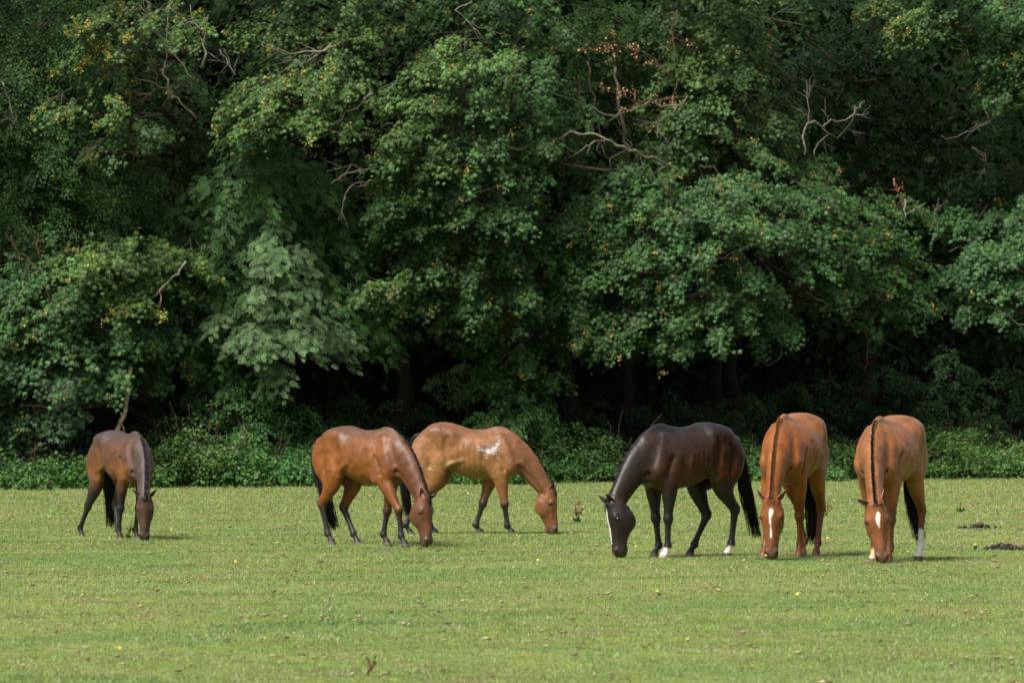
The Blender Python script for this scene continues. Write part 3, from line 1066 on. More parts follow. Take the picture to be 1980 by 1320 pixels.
def woodland_floor():
    xs = np.linspace(-60, 60, 80); ts = np.linspace(0, 1, 40)
    v = []
    for t in ts:
        for x in xs:
            y = edge_y(x) + .5 + t * 75
            z = .02 + max(0, t * 75 - 14) * .62 + (fbm2(np.array(x), np.array(y), .4, 5) - .5) * (.4 if t > .03 else 0.02)
            if z < .03 and t < .1: z = .03
            v.append((x, y, z))
    nx = len(xs)
    i, j = np.meshgrid(np.arange(len(ts) - 1), np.arange(nx - 1), indexing='ij')
    a = (i * nx + j).ravel()
    q = np.stack([a, a + 1, a + nx + 1, a + nx], 1)
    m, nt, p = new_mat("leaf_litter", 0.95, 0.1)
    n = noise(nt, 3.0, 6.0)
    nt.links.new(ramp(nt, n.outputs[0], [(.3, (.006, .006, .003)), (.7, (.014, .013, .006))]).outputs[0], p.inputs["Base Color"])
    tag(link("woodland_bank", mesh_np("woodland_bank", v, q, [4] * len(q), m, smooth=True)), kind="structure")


def blades(x, y, h, w, col, lean, R):
    """Three-vertex blades; returns verts and colours."""
    n = len(x)
    a = R.uniform(0, 2 * np.pi, n)
    z = ground_h(x, y) - .004
    la = R.uniform(0, 2 * np.pi, n)
    tipx = np.cos(la) * h * lean; tipy = np.sin(la) * h * lean
    bx, by = np.cos(a) * w / 2, np.sin(a) * w / 2
    v = np.empty((n, 3, 3), dtype=np.float32)
    v[:, 0] = np.stack([x - bx, y - by, z], 1)
    v[:, 1] = np.stack([x + bx, y + by, z], 1)
    v[:, 2] = np.stack([x + tipx, y + tipy, z + h * np.sqrt(np.maximum(1 - lean ** 2, .05))], 1)
    return v.reshape(-1, 3), np.repeat(col, 3, axis=0)


def grass_colour(x, y, R):
    n = len(x)
    p1 = fbm2(x, y * .6, .32, 21); p2 = fbm2(x, y * .7, 1.5, 22); p3 = fbm2(x, y * .8, 5.0, 23)
    A, B, C = V(.215, .308, .070), V(.300, .365, .108), V(.155, .270, .085)
    c = A * (1 - p1[:, None]) + B * p1[:, None]
    m = sstep(.56, .72, p2)[:, None]
    c = c * (1 - m * .6) + C * m * .6
    dry = sstep(.57, .66, p3) * sstep(.35, .6, 1 - p2)
    dr = (R.uniform(0, 1, n) < .08 + .60 * dry)[:, None]
    c = np.where(dr, V(.33, .27, .15), c)
    dk = sstep(.60, .72, fbm2(x * .6, y, 3.2, 77))[:, None]
    c = c * (1 - .25 * dk * V(1, .75, .9))
    wh = (R.uniform(0, 1, n) < .05 + .12 * sstep(.6, .75, fbm2(x, y, 2.2, 78)))[:, None]
    c = np.where(wh, V(.38, .43, .27), c)
    c = c * R.uniform(.52, 1.40, n)[:, None]
    return c


def build_grass():
    R = np.random.default_rng(31)
    VV, CC = [], []
    for d0, d1, dens, w, hh in ((20, 27, 1900, .0065, .025), (27, 38, 1500, .0070, .026), (38, 52, 950, .0085, .029), (52, 70, 480, .011, .036), (70, 95, 230, .017, .040), (95, 133, 120, .024, .046)):
        half = 0.1334 * 1.16
        n = int(dens * half * (d1 ** 2 - d0 ** 2))
        y = np.sqrt(R.uniform(d0 ** 2, d1 ** 2, n))
        x = R.uniform(-1, 1, n) * half * y
        k = y < edge_y(x) + .3
        x, y = x[k], y[k]
        n = len(x)
        tall = 1 + .3 * sstep(.55, .8, fbm2(x, y, .9, 41)) + .9 * (R.uniform(0, 1, n) < .012)
        near = np.clip(1 - np.abs(y - edge_y(x)) / 1.3, 0, 1)
        h = hh * R.uniform(.5, 1.25, n) * tall * (1 + near * 3.6 * R.uniform(0, 1, n) ** 1.5)
        v, c = blades(x, y, h, w * R.uniform(.7, 1.4, n), grass_colour(x, y, R), R.uniform(.15, .85, n), R)
        VV.append(v); CC.append(c)
    v = np.concatenate(VV); c = np.concatenate(CC)
    n = len(v) // 3
    m = tint_mat("grass_blade", .55, .35, 3.0, .88, 1.12, translucent=.25)
    me = mesh_np("grass", v, np.arange(n * 3), np.full(n, 3), m, colors=c)
    tag(link("grass", me), kind="stuff")
    print("grass blades", n)
    # dry clods, dead leaves and droppings crumbs strewn in the sward
    G = Geo()
    n = 12500
    y = np.sqrt(R.uniform(21 ** 2, 118 ** 2, n)); x = R.uniform(-1, 1, n) * .15 * y
    dens = fbm2(x, y, 1.2, 51)
    k = (y < edge_y(x) - .5) & (R.uniform(0, 1, n) < .15 + 1.2 * sstep(.4, .7, dens))
    x, y = x[k], y[k]
    ico = np.array([(0, 0, 1), (.9, 0, .3), (.28, .85, .3), (-.72, .52, .3), (-.72, -.52, .3), (.28, -.85, .3), (0, 0, -.4)])
    fc = [(0, 1, 2), (0, 2, 3), (0, 3, 4), (0, 4, 5), (0, 5, 1), (6, 2, 1), (6, 3, 2), (6, 4, 3), (6, 5, 4), (6, 1, 5)]
    pal = [(.32, .26, .14), (.25, .19, .11), (.36, .30, .17), (.14, .115, .06)]
    zz = ground_h(x, y)
    for i in range(len(x)):
        s = (.007 + .020 * R.uniform() ** 2.3) * (1 + .009 * y[i])
        a = R.uniform(0, 6.28)
        q = ico * R.uniform(.7, 1.3, (7, 1)) * V(s * R.uniform(.8, 1.8), s, s * .55)
        q = np.stack([q[:, 0] * math.cos(a) - q[:, 1] * math.sin(a), q[:, 0] * math.sin(a) + q[:, 1] * math.cos(a), q[:, 2]], 1)
        G.add(q + V(x[i], y[i], zz[i] + .016), fc, [3] * 10, 0, np.array(pal[R.integers(0, 4)]) * R.uniform(.7, 1.2))
    tag(link("dry_litter", G.mesh("dry_litter", tint_mat("dry_litter", .9, .2, 30, .7, 1.2))), kind="stuff")


def dung_pile(px, py, spread, n, seed, label):
    x, d = ground_at(px, py)
    R = np.random.default_rng(seed)
    z0 = float(ground_h(np.array(x), np.array(d)))
    G = Geo()
    for i in range(n):
        cx = R.normal(0, spread[0]); cy = R.normal(0, spread[1])
        r = R.uniform(.020, .036)
        cx, cy = np.clip(cx, -.34, .34), np.clip(cy, -.2, .2); cz = r * .6 + max(0, .055 - abs(cx) * .2 - abs(cy) * .2) * R.uniform(0, 1)
        k0 = len(G.v)
        sphere(G, V(cx, cy, cz), r, 9, 6, 0, np.array([(.024, .021, .020), (.075, .048, .030)][int(R.uniform() < .3)]) * R.uniform(.6, 1.6))
        G.v[k0] = G.v[k0] + (R.normal(0, .005, G.v[k0].shape)).astype(np.float32)
    s0 = np.array([(np.cos(a) * spread[0] * 2.1, np.sin(a) * spread[1] * 1.9, .004) for a in np.linspace(0, 6.28, 15)[:-1]] + [(0, 0, .03)])
    G.add(s0, [(i, (i + 1) % 14, 14) for i in range(14)], [3] * 14, 0, (.028, .024, .02))
    o = link("dung_pile", G.mesh("dung_pile", MAT_DUNG, smooth=True))
    o.location = (x, d, z0 + .02)
    tag(o, label, "dung pile", "dung piles in the grass")


def leaf_blade(G, base, d, up, L, W, m, c, n=4, droop=.3):
    d = unit(d); sd = unit(np.cross(d, up) + 1e-6)
    rows = []
    for i in range(n + 1):
        t = i / n
        w = W * math.sin(math.pi * min(.97, .12 + t * .86)) * .5
        p = base + d * L * t + V(0, 0, -1) * L * droop * t * t
        rows += [p - sd * w, p + V(0, 0, -w * .25), p + sd * w]
    f = []
    for i in range(n):
        a = i * 3
        f += [(a, a + 1, a + 4, a + 3), (a + 1, a + 2, a + 5, a + 4)]
    G.add(rows, f, [4] * len(f), m, c)


def dock_plant(px, py, h, stalks, leaves, seedcol, label, seed, lean=0.15, name="dock_plant", cat="weed"):
    x, d = ground_at(px, py)
    R = np.random.default_rng(seed)
    z0 = float(ground_h(np.array(x), np.array(d)))
    t = thing(name, label, cat, (x, d, z0))
    L = Geo(); S = Geo(); D = Geo()
    for i in range(leaves):
        a = R.uniform(0, 6.28)
        leaf_blade(L, V(R.normal(0, .02), R.normal(0, .02), .01), V(math.cos(a), math.sin(a), R.uniform(.4, 1.6)), V(0, 0, 1), R.uniform(.14, .26) * min(1, h * 2.6 + .4), R.uniform(.04, .065), 0,
                   np.array((.065, .13, .03)) * R.uniform(.7, 1.3), droop=R.uniform(.1, .5))
    for i in range(stalks):
        a = R.uniform(0, 6.28)
        top = V(math.cos(a) * lean * h + lean * h * .8, math.sin(a) * lean * h, h * R.uniform(.75, 1.05))
        s = np.linspace(0, 1, 7)[:, None]
        pts = top * s + V(.02 * R.normal(), .02, 0) * np.sin(s * 5)
        S.tube(pts, np.linspace(.006, .003, 7), 5, 0, (.17, .085, .04))
        for k in range(int(16 if seedcol is not None else 5)):
            f = R.uniform(.35, 1)
            p = top * f
            a2 = R.uniform(0, 6.28); ln = R.uniform(.03, .075) * (1.3 - f)
            q = p + V(math.cos(a2) * ln, math.sin(a2) * ln, ln * .9)
            S.tube([p, q], [.0028, .0018], 4, 0, (.17, .085, .04))
            if seedcol is not None:
                for _ in range(9):
                    r = R.uniform(.004, .008)
                    c0 = p + (q - p) * R.uniform(.1, 1.1) + R.normal(0, .006, 3)
                    oc = np.array([(1, 0, 0), (0, 1, 0), (-1, 0, 0), (0, -1, 0), (0, 0, 1.3), (0, 0, -1.3)]) * r
                    D.add(oc + c0, [(0, 1, 4), (1, 2, 4), (2, 3, 4), (3, 0, 4), (1, 0, 5), (2, 1, 5), (3, 2, 5), (0, 3, 5)], [3] * 8, 0, np.array(seedcol) * R.uniform(.7, 1.3))
            else:
                leaf_blade(L, q, q - p + V(0, 0, .02), V(0, 0, 1), R.uniform(.04, .09), .018, 0, np.array((.08, .15, .035)) * R.uniform(.7, 1.3))
    if L.v: link("leaves", L.mesh("leaves", MAT_WEED), t)
    if S.v: link("stalk", S.mesh("stalk", MAT_STALK), t)
    if D.v: link("seed_head", D.mesh("seed_head", MAT_STALK), t)


def buttercups():
    G = Geo()
    for k in range(6):
        a = k * math.pi / 3
        dx, dy = math.cos(a), math.sin(a)
        G.add([(0, 0, 0), (dx * .013 - dy * .009, dy * .013 + dx * .009, .004), (dx * .024, dy * .024, .010), (dx * .013 + dy * .009, dy * .013 - dx * .009, .004)], [0, 1, 2, 3], [4], 0, (.62, .46, .03))
    fl = G.mesh("flower", MAT_FLOWER)
    S = Geo(); S.tube([(0, 0, 0), (.004, 0, .04), (0, 0, .075)], [.002, .0016, .0014], 4, 0, (.1, .17, .04))
    st = S.mesh("stem", MAT_WEED)
    pix = [(1613, 975), (1815, 935), (1925, 930), (1700, 945), (1888, 952), (1905, 953), (1977, 938), (1738, 1032), (1736, 1033), (1886, 1066), (1754, 1076), (1906, 1091), (1724, 1180), (1816, 1172),
           (1541, 1166), (230, 1278), (96, 1175), (71, 1109), (219, 1068), (455, 1097), (379, 1074), (452, 1066), (1140, 1068), (1230, 1067), (1600, 1048), (834, 941), (1010, 1033), (322, 962), (236, 995),
           (330, 1030), (233, 1017), (1622, 938), (1500, 944), (1100, 950), (1480, 1085), (1468, 1086), (700, 1120), (860, 1150), (1040, 1095), (1270, 1160), (560, 1010), (480, 985), (1150, 975), (905, 960)]
    for i, (px, py) in enumerate(pix):
        x, d = ground_at(px, py)
        t = thing("buttercup", "tiny yellow buttercup dotted in the short grass", "flower", (x, d, float(ground_h(np.array(x), np.array(d)))), i * 1.3, "buttercups scattered over the pasture")
        sc = .35 + .010 * min(d, 65)
        t.scale = (sc, sc, 1.0)
        f = link("flower", fl, t); f.location = (0, 0, .075); f.rotation_euler = (.5, .2 * (i % 3), 0)
        link("stem", st, t)


MAT_DUNG = tint_mat("dung", .75, .3, 40, .6, 1.4, .003)
MAT_WEED = tint_mat("weed_leaf", .5, .4, 20, .8, 1.2, translucent=.2)
MAT_STALK = tint_mat("weed_stalk", .8, .2, 30, .7, 1.3)
MAT_FLOWER = tint_mat("petal_yellow", .4, .5, 20, .9, 1.1)


def build_field():
    build_ground(); woodland_floor(); build_grass()
    dung_pile(1893, 1021, (.125, .08), 40, 1, "dark dung pile behind, farther from the camera, right of the diamond-faced chestnut")
    dung_pile(1938, 1065, (.15, .08), 36, 2, "flat dark dung pile nearer the camera by the right edge")
    dock_plant(1113, 1008, .36, 3, 7, (.19, .085, .04), "reddish seeding dock stalk beside the light bay horse's muzzle", 3, .22)
    dock_plant(1856, 990, .20, 1, 16, None, "low leafy green dock above the dung on the right", 4, .05)
    dock_plant(1598, 996, .24, 4, 3, None, "thin sprig of grass weed behind the star and strip chestnut", 5, .35, "weed_sprig")
    dock_plant(247, 1042, .17, 3, 3, None, "small brownish sprig between the forelegs and muzzle of the far left horse", 6, .2, "weed_sprig")
    dock_plant(775, 1026, .18, 2, 4, (.22, .10, .05), "small reddish weed between the two bay horses' legs", 7, .2, "weed_sprig")
    dock_plant(717, 1312, .11, 2, 0, None, "blurred brownish weed at the bottom edge of the field", 8, .2, "weed_sprig")
    buttercups()

# ------------------------------------------------------------------ woodland: trees with trunk, limbs and leaf crowns
# leaf outlines in the leaf's own plane: x across, y along, z lift
def _leaf(pts, tris):
    return np.array(pts, dtype=np.float32), np.array(tris, dtype=np.int32)


LOBED = _leaf([(0, 0, 0), (-.52, .10, -.08), (-.24, .34, .03), (-.60, .68, -.14), (-.14, .56, .04), (0, 1.10, -.20), (.14, .56, .04), (.60, .68, -.14), (.24, .34, .03), (.52, .10, -.08)],
              [(0, 2, 1), (2, 4, 3), (0, 4, 2), (4, 6, 5), (0, 6, 4), (0, 8, 6), (6, 8, 7), (0, 9, 8)])
OVATE = _leaf([(0, 0, 0), (-.32, .45, -.04), (0, 1, -.12), (.32, .45, -.04)], [(0, 2, 1), (0, 3, 2)])
LANCE = _leaf([(0, 0, 0), (-.17, .4, -.03), (0, 1, -.2), (.17, .4, -.03)], [(0, 2, 1), (0, 3, 2)])
_p, _t = [], []
for _k in range(4):
    for _s in (-1, 1):
        _y = .18 + _k * .2; _b = len(_p)
        _p += [(0, _y, 0), (_s * .10, _y + .10, .01), (_s * .30, _y + .16, -.05), (_s * .17, _y - .01, .0)]
        _t += [(_b, _b + 1, _b + 2), (_b, _b + 2, _b + 3)]
_b = len(_p)
_p += [(0, .88, 0), (-.07, 1.0, -.02), (0, 1.2, -.06), (.07, 1.0, -.02)]
_t += [(_b, _b + 1, _b + 2), (_b, _b + 2, _b + 3)]
PINNATE = _leaf(_p, _t)


def scatter_leaves(pos, direc, normal, size, col, shape, R):
    """Many leaves as one block of triangles."""
    P, T = shape
    n = len(pos)
    d = direc / (np.linalg.norm(direc, axis=1, keepdims=True) + 1e-9)
    nn = normal - d * (normal * d).sum(1, keepdims=True)
    nn /= np.linalg.norm(nn, axis=1, keepdims=True) + 1e-9
    sd = np.cross(d, nn)
    P2 = P[None] * size[:, None, None]
    v = pos[:, None] + sd[:, None] * P2[..., 0:1] + d[:, None] * P2[..., 1:2] + nn[:, None] * P2[..., 2:3]
    f = (T[None] + (np.arange(n) * len(P))[:, None, None]).reshape(-1)
    c = np.repeat(col, len(P), axis=0)
    return v.reshape(-1, 3), f, np.full(n * len(T), 3), c


class Crown:
    def __init__(self, R):
        self.R = R; self.P = []; self.D = []; self.N = []; self.S = []; self.C = []
        self.seedP = []

    def spray(self, c, axis, length, width, n, leaf, col, var=.3, droop=.35, lift=.0, seeds=0):
        R = self.R
        a = np.asarray(axis, float); a = a / (np.linalg.norm(a) + 1e-9)
        h = np.array([a[0], a[1], 0.0]); h /= np.linalg.norm(h) + 1e-9
        s = np.array([-h[1], h[0], 0.0])
        t = R.uniform(-.5, .6, n); w = R.normal(0, .36, n) * (1 - .5 * np.clip(t, 0, 1))
        z = -droop * (t + .5) ** 1.6 * length * .55 - np.abs(w) ** 1.5 * width * .35 + R.normal(0, .10, n) * length
        p = c + h * (t * length)[:, None] + s * (w * width)[:, None] + np.array([0, 0, 1.0]) * (z + lift)[:, None]
        ang = R.normal(0, .75, n) + np.sign(w) * .5
        d = h * np.cos(ang)[:, None] + s * np.sin(ang)[:, None] + np.array([0, 0, 1.0]) * (-.35 - .5 * (t + .5) + R.normal(0, .25, n))[:, None]
        nr = np.array([-.08, -.26, .95]) + h * (.45 + .6 * (t + .5))[:, None] + R.normal(0, .42, (n, 3))
        self.P.append(p); self.D.append(d); self.N.append(nr)
        self.S.append(leaf * R.uniform(.6, 1.25, n))
        cc = np.asarray(col) * R.uniform(1 - var, 1 + var, n)[:, None]
        cc = cc * (1 + R.normal(0, .06, (n, 3)))
        self.C.append(np.clip(cc, .002, 1))
        if seeds > 0:
            k = R.poisson(seeds)
            for _ in range(k):
                i = R.integers(0, n)
                self.seedP.append(p[i] + h * .06 + V(0, -.10, -.02))

    def geo(self, shape):
        P = np.concatenate(self.P)
        return scatter_leaves(P, np.concatenate(self.D), np.concatenate(self.N), np.concatenate(self.S), np.concatenate(self.C), shape, self.R)

    def seeds_geo(self, col):
        """Hanging bunches of winged keys."""
        R = self.R
        if not self.seedP:
            return None
        S = np.array(self.seedP)
        m = 12
        p = np.repeat(S, m, axis=0) + R.normal(0, 1, (len(S) * m, 3)) * V(.05, .05, .065)
        d = np.tile(V(0, 0, -1), (len(p), 1)) + R.normal(0, .6, (len(p), 3))
        c = np.array(col) * R.uniform(.6, 1.35, len(p))[:, None]
        c = c * np.repeat(R.uniform(.75, 1.2, len(S)), m)[:, None]
        return scatter_leaves(p, d, R.normal(0, 1, (len(p), 3)), R.uniform(.06, .10, len(p)), c, OVATE, R)


MAT_LEAF = tint_mat("leaf", .50, .24, 1.2, .78, 1.2, translucent=.09)
MAT_DEEP = tint_mat("deep_leaf", .9, .05, 1.2, .6, 1.2)
MAT_SEED = tint_mat("leaf_seed", .6, .3, 6, .85, 1.15, translucent=.2)
MAT_BARK = tint_mat("bark", .85, .2, 9.0, .55, 1.35, .02)
BARK_PALE, BARK_DARK, BARK_BROWN = (.20, .175, .14), (.045, .038, .030), (.12, .080, .052)


def wiggle(a, b, n, amp, R, sag=0.0):
    s = np.linspace(0, 1, n)[:, None]
    w = R.normal(0, amp, (n, 3)).cumsum(0)
    w = w - s * w[-1]
    w[0] = 0
    L = np.linalg.norm(b - a)
    return a * (1 - s) + b * s + w * L + V(0, 0, 1) * (np.sin(s * np.pi) * sag * L)


TREE_BACK = 2.2


def px_mass(m):
    """Blob of a crown: centre px,py, radii in photo pixels, depth behind the foot of the wood."""
    px, py, rx, ry, off = m[:5]
    off += TREE_BACK
    x = (px - 990) / FPX * 113
    for _ in range(3):
        D = float(edge_y(x)) + off
        x = (px - 990) / FPX * D
    k = D / FPX
    return V(x, D, CAM_H + (HORIZON - py) * k), rx * k * 1.08, ry * k * 1.02


def build_tree(label, name, trunk, masses, col, leaf, shape, seed, spray_len=1.0, dens=1.0, seeds=0.0, seedcol=(.30, .24, .04), bark=BARK_PALE,
               nleaf=85, group="trees along the edge of the wood", trunk_r=.28, var=.3, twigs=.25, depthr=1.0, droop=.78, lowest=.8, cat="tree"):
    """trunk: (px, offset, top row in the photo)."""
    R = np.random.default_rng(seed)
    tx, toff, ttop = trunk[:3]
    toff = toff + 2.5 if cat == 'tree' else toff
    tb, _, _ = px_mass((tx, 900, 1, 1, toff))
    tb[2] = .0
    tt, _, _ = px_mass((tx + trunk[3] if len(trunk) > 3 else tx, ttop, 1, 1, toff))
    root = thing(name, label, cat, tuple(tb), 0, group)
    base = np.array(tb)
    T = Geo()
    line = wiggle(tb, tt, 12, .012, R)
    T.tube(line - base, np.interp(np.linspace(0, 1, 12), [0, .06, 1], [trunk_r * 1.3, trunk_r * .9, trunk_r * .3]), 10, 0, (.020, .017, .013), .10)  # near-black trunk: shade under the canopy put into the bark colour
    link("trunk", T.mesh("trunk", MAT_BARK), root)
    C = Crown(R)
    for mi, m in enumerate(masses):
        c, rx, rz = px_mass(m)
        tint = np.array(m[5] if len(m) > 5 and m[5] is not None else col) * R.uniform(.88, 1.12)
        sd_here = seeds * .75 * (m[6] if len(m) > 6 else 1.0)
        ry = max(rx, rz) * .85 * depthr
        # limb from the trunk to this mass
        zt = np.clip((c[2] - .25 * abs(c[0] - tb[0]) - .2), min(lowest, c[2] + .3), tt[2] * .95)
        i = int(np.clip(np.searchsorted(line[:, 2], zt), 1, 11))
        a = line[i]
        Lm = Geo()
        tip = c + V(np.sign(c[0] - tb[0]) * rx * .5, -ry * .35, rz * .1)
        L = wiggle(a, tip, 9, .022, R, .06)
        r0 = np.clip(.015 * np.linalg.norm(tip - a), .03, trunk_r * .4)
        Lm.tube(L - base, np.linspace(r0, .014, 9), 7, 0, V(*bark) * .4, .12)
        vol = rx * rz
        n = max(3, int(dens * vol * 15.0 / spray_len ** 1.3))
        u = R.normal(0, 1, (n, 3)); u /= np.linalg.norm(u, axis=1, keepdims=True)
        back = u[:, 1] > .35
        u[back & (R.uniform(0, 1, n) < .6), 1] *= -1
        rad = R.uniform(.25, 1.0, n) ** .5
        P = c + u * rad[:, None] * V(rx, ry, rz)
        for k in range(n):
            ax = (P[k] - c) * V(1, 1, .3) + V(0, -.35 * ry, 0) + (c - tb) * V(.30, .12, 0)
            C.spray(P[k], ax, spray_len * R.uniform(.9, 1.65), spray_len * R.uniform(.38, .68), int(nleaf * R.uniform(.6, 1.2)), leaf, tint * R.uniform(.68, 1.25), var, droop,
                    seeds=sd_here)
            if R.uniform() < twigs:
                j = R.integers(4, 9)
                q = wiggle(L[min(j, 8)], P[k] + unit(ax) * .25, 5, .05, R, .03)
                Lm.tube(q - base, np.linspace(.015, .005, 5), 4, 0, V(*bark) * .8, .1)
        link("limb", Lm.mesh("limb", MAT_BARK), root)
    v, f, t, cc = C.geo(shape)
    me = mesh_np("crown", v - base, f, t, MAT_LEAF, colors=cc)
    link("crown", me, root)
    sg = C.seeds_geo(seedcol)
    if sg is not None:
        v, f, t, cc = sg
        link("seed_keys", mesh_np("seed_keys", v - base, f, t, MAT_SEED, colors=cc), root)
    print(label, "leaves", sum(len(p) for p in C.P))
    return root, base, line


def px_branch(root, base, pts, r0, r1, off, col, name="dead_branch", forks=3, seed=0, leafcol=None):
    """Bare branch through photo positions, given its depth behind the foot of the wood."""
    R = np.random.default_rng(seed)
    P = np.array([px_mass((p[0], p[1], 1, 1, off + (p[2] if len(p) > 2 else 0)))[0] for p in pts])
    Q = [P[0]]
    for a_, b_ in zip(P[:-1], P[1:]):                    # kinked, knotty run rather than a smooth curve
        L_ = np.linalg.norm(b_ - a_)
        for f_ in (.33, .66, 1.0):
            Q.append(a_ + (b_ - a_) * f_ + R.normal(0, .055 * L_ + .008, 3) * (f_ < 1))
    P = np.array(Q)
    G = Geo()
    rr = np.linspace(r0, r1, len(P)) * .56 * R.uniform(.85, 1.15, len(P))
    G.tube(P - base, rr, 7, 0, col, .12)
    for k in range(forks):
        i = R.integers(len(P) // 4, len(P) - 1)
        d = unit(P[i] - P[i - 1]); d = unit(d + R.normal(0, .6, 3) + V(0, 0, .15))
        L = R.uniform(.25, .9)
        q = P[i] + np.linspace(0, 1, 6)[:, None] * d * L + R.normal(0, .03, (6, 3)).cumsum(0)
        q[0] = P[i]
        G.tube(q - base, np.linspace(rr[i] * .55, .006, 6), 5, 0, col, .1)
        for j in range(2):
            e = q[2 + j] + np.linspace(0, 1, 4)[:, None] * (d + R.normal(0, .7, 3)) * L * .45
            G.tube(e - base, np.linspace(.007, .004, 4), 4, 0, col, .1)
        if leafcol is not None:
            n = 16
            p = q[R.integers(2, 6, n)] + R.normal(0, .07, (n, 3))
            v, f, t, cc = scatter_leaves(p - base, R.normal(0, 1, (n, 3)) + V(0, 0, -1), R.normal(0, 1, (n, 3)), R.uniform(.06, .11, n), np.array(leafcol) * R.uniform(.6, 1.3, (n, 1)), OVATE, R)
            G.add(v, f, t, 0, cc)
    link(name, G.mesh(name, MAT_BARK), root)

SYC = (.043, .102, .026)      # sycamore green
SYC_Y = (.062, .120, .026)    # where the keys ripen
ASH = (.050, .118, .030)
PALE = (.098, .172, .066)
SHADE_G = (.014, .046, .010)  # leaf green darkened to stand in for shade under and behind the trees
IVY = (.044, .112, .018)


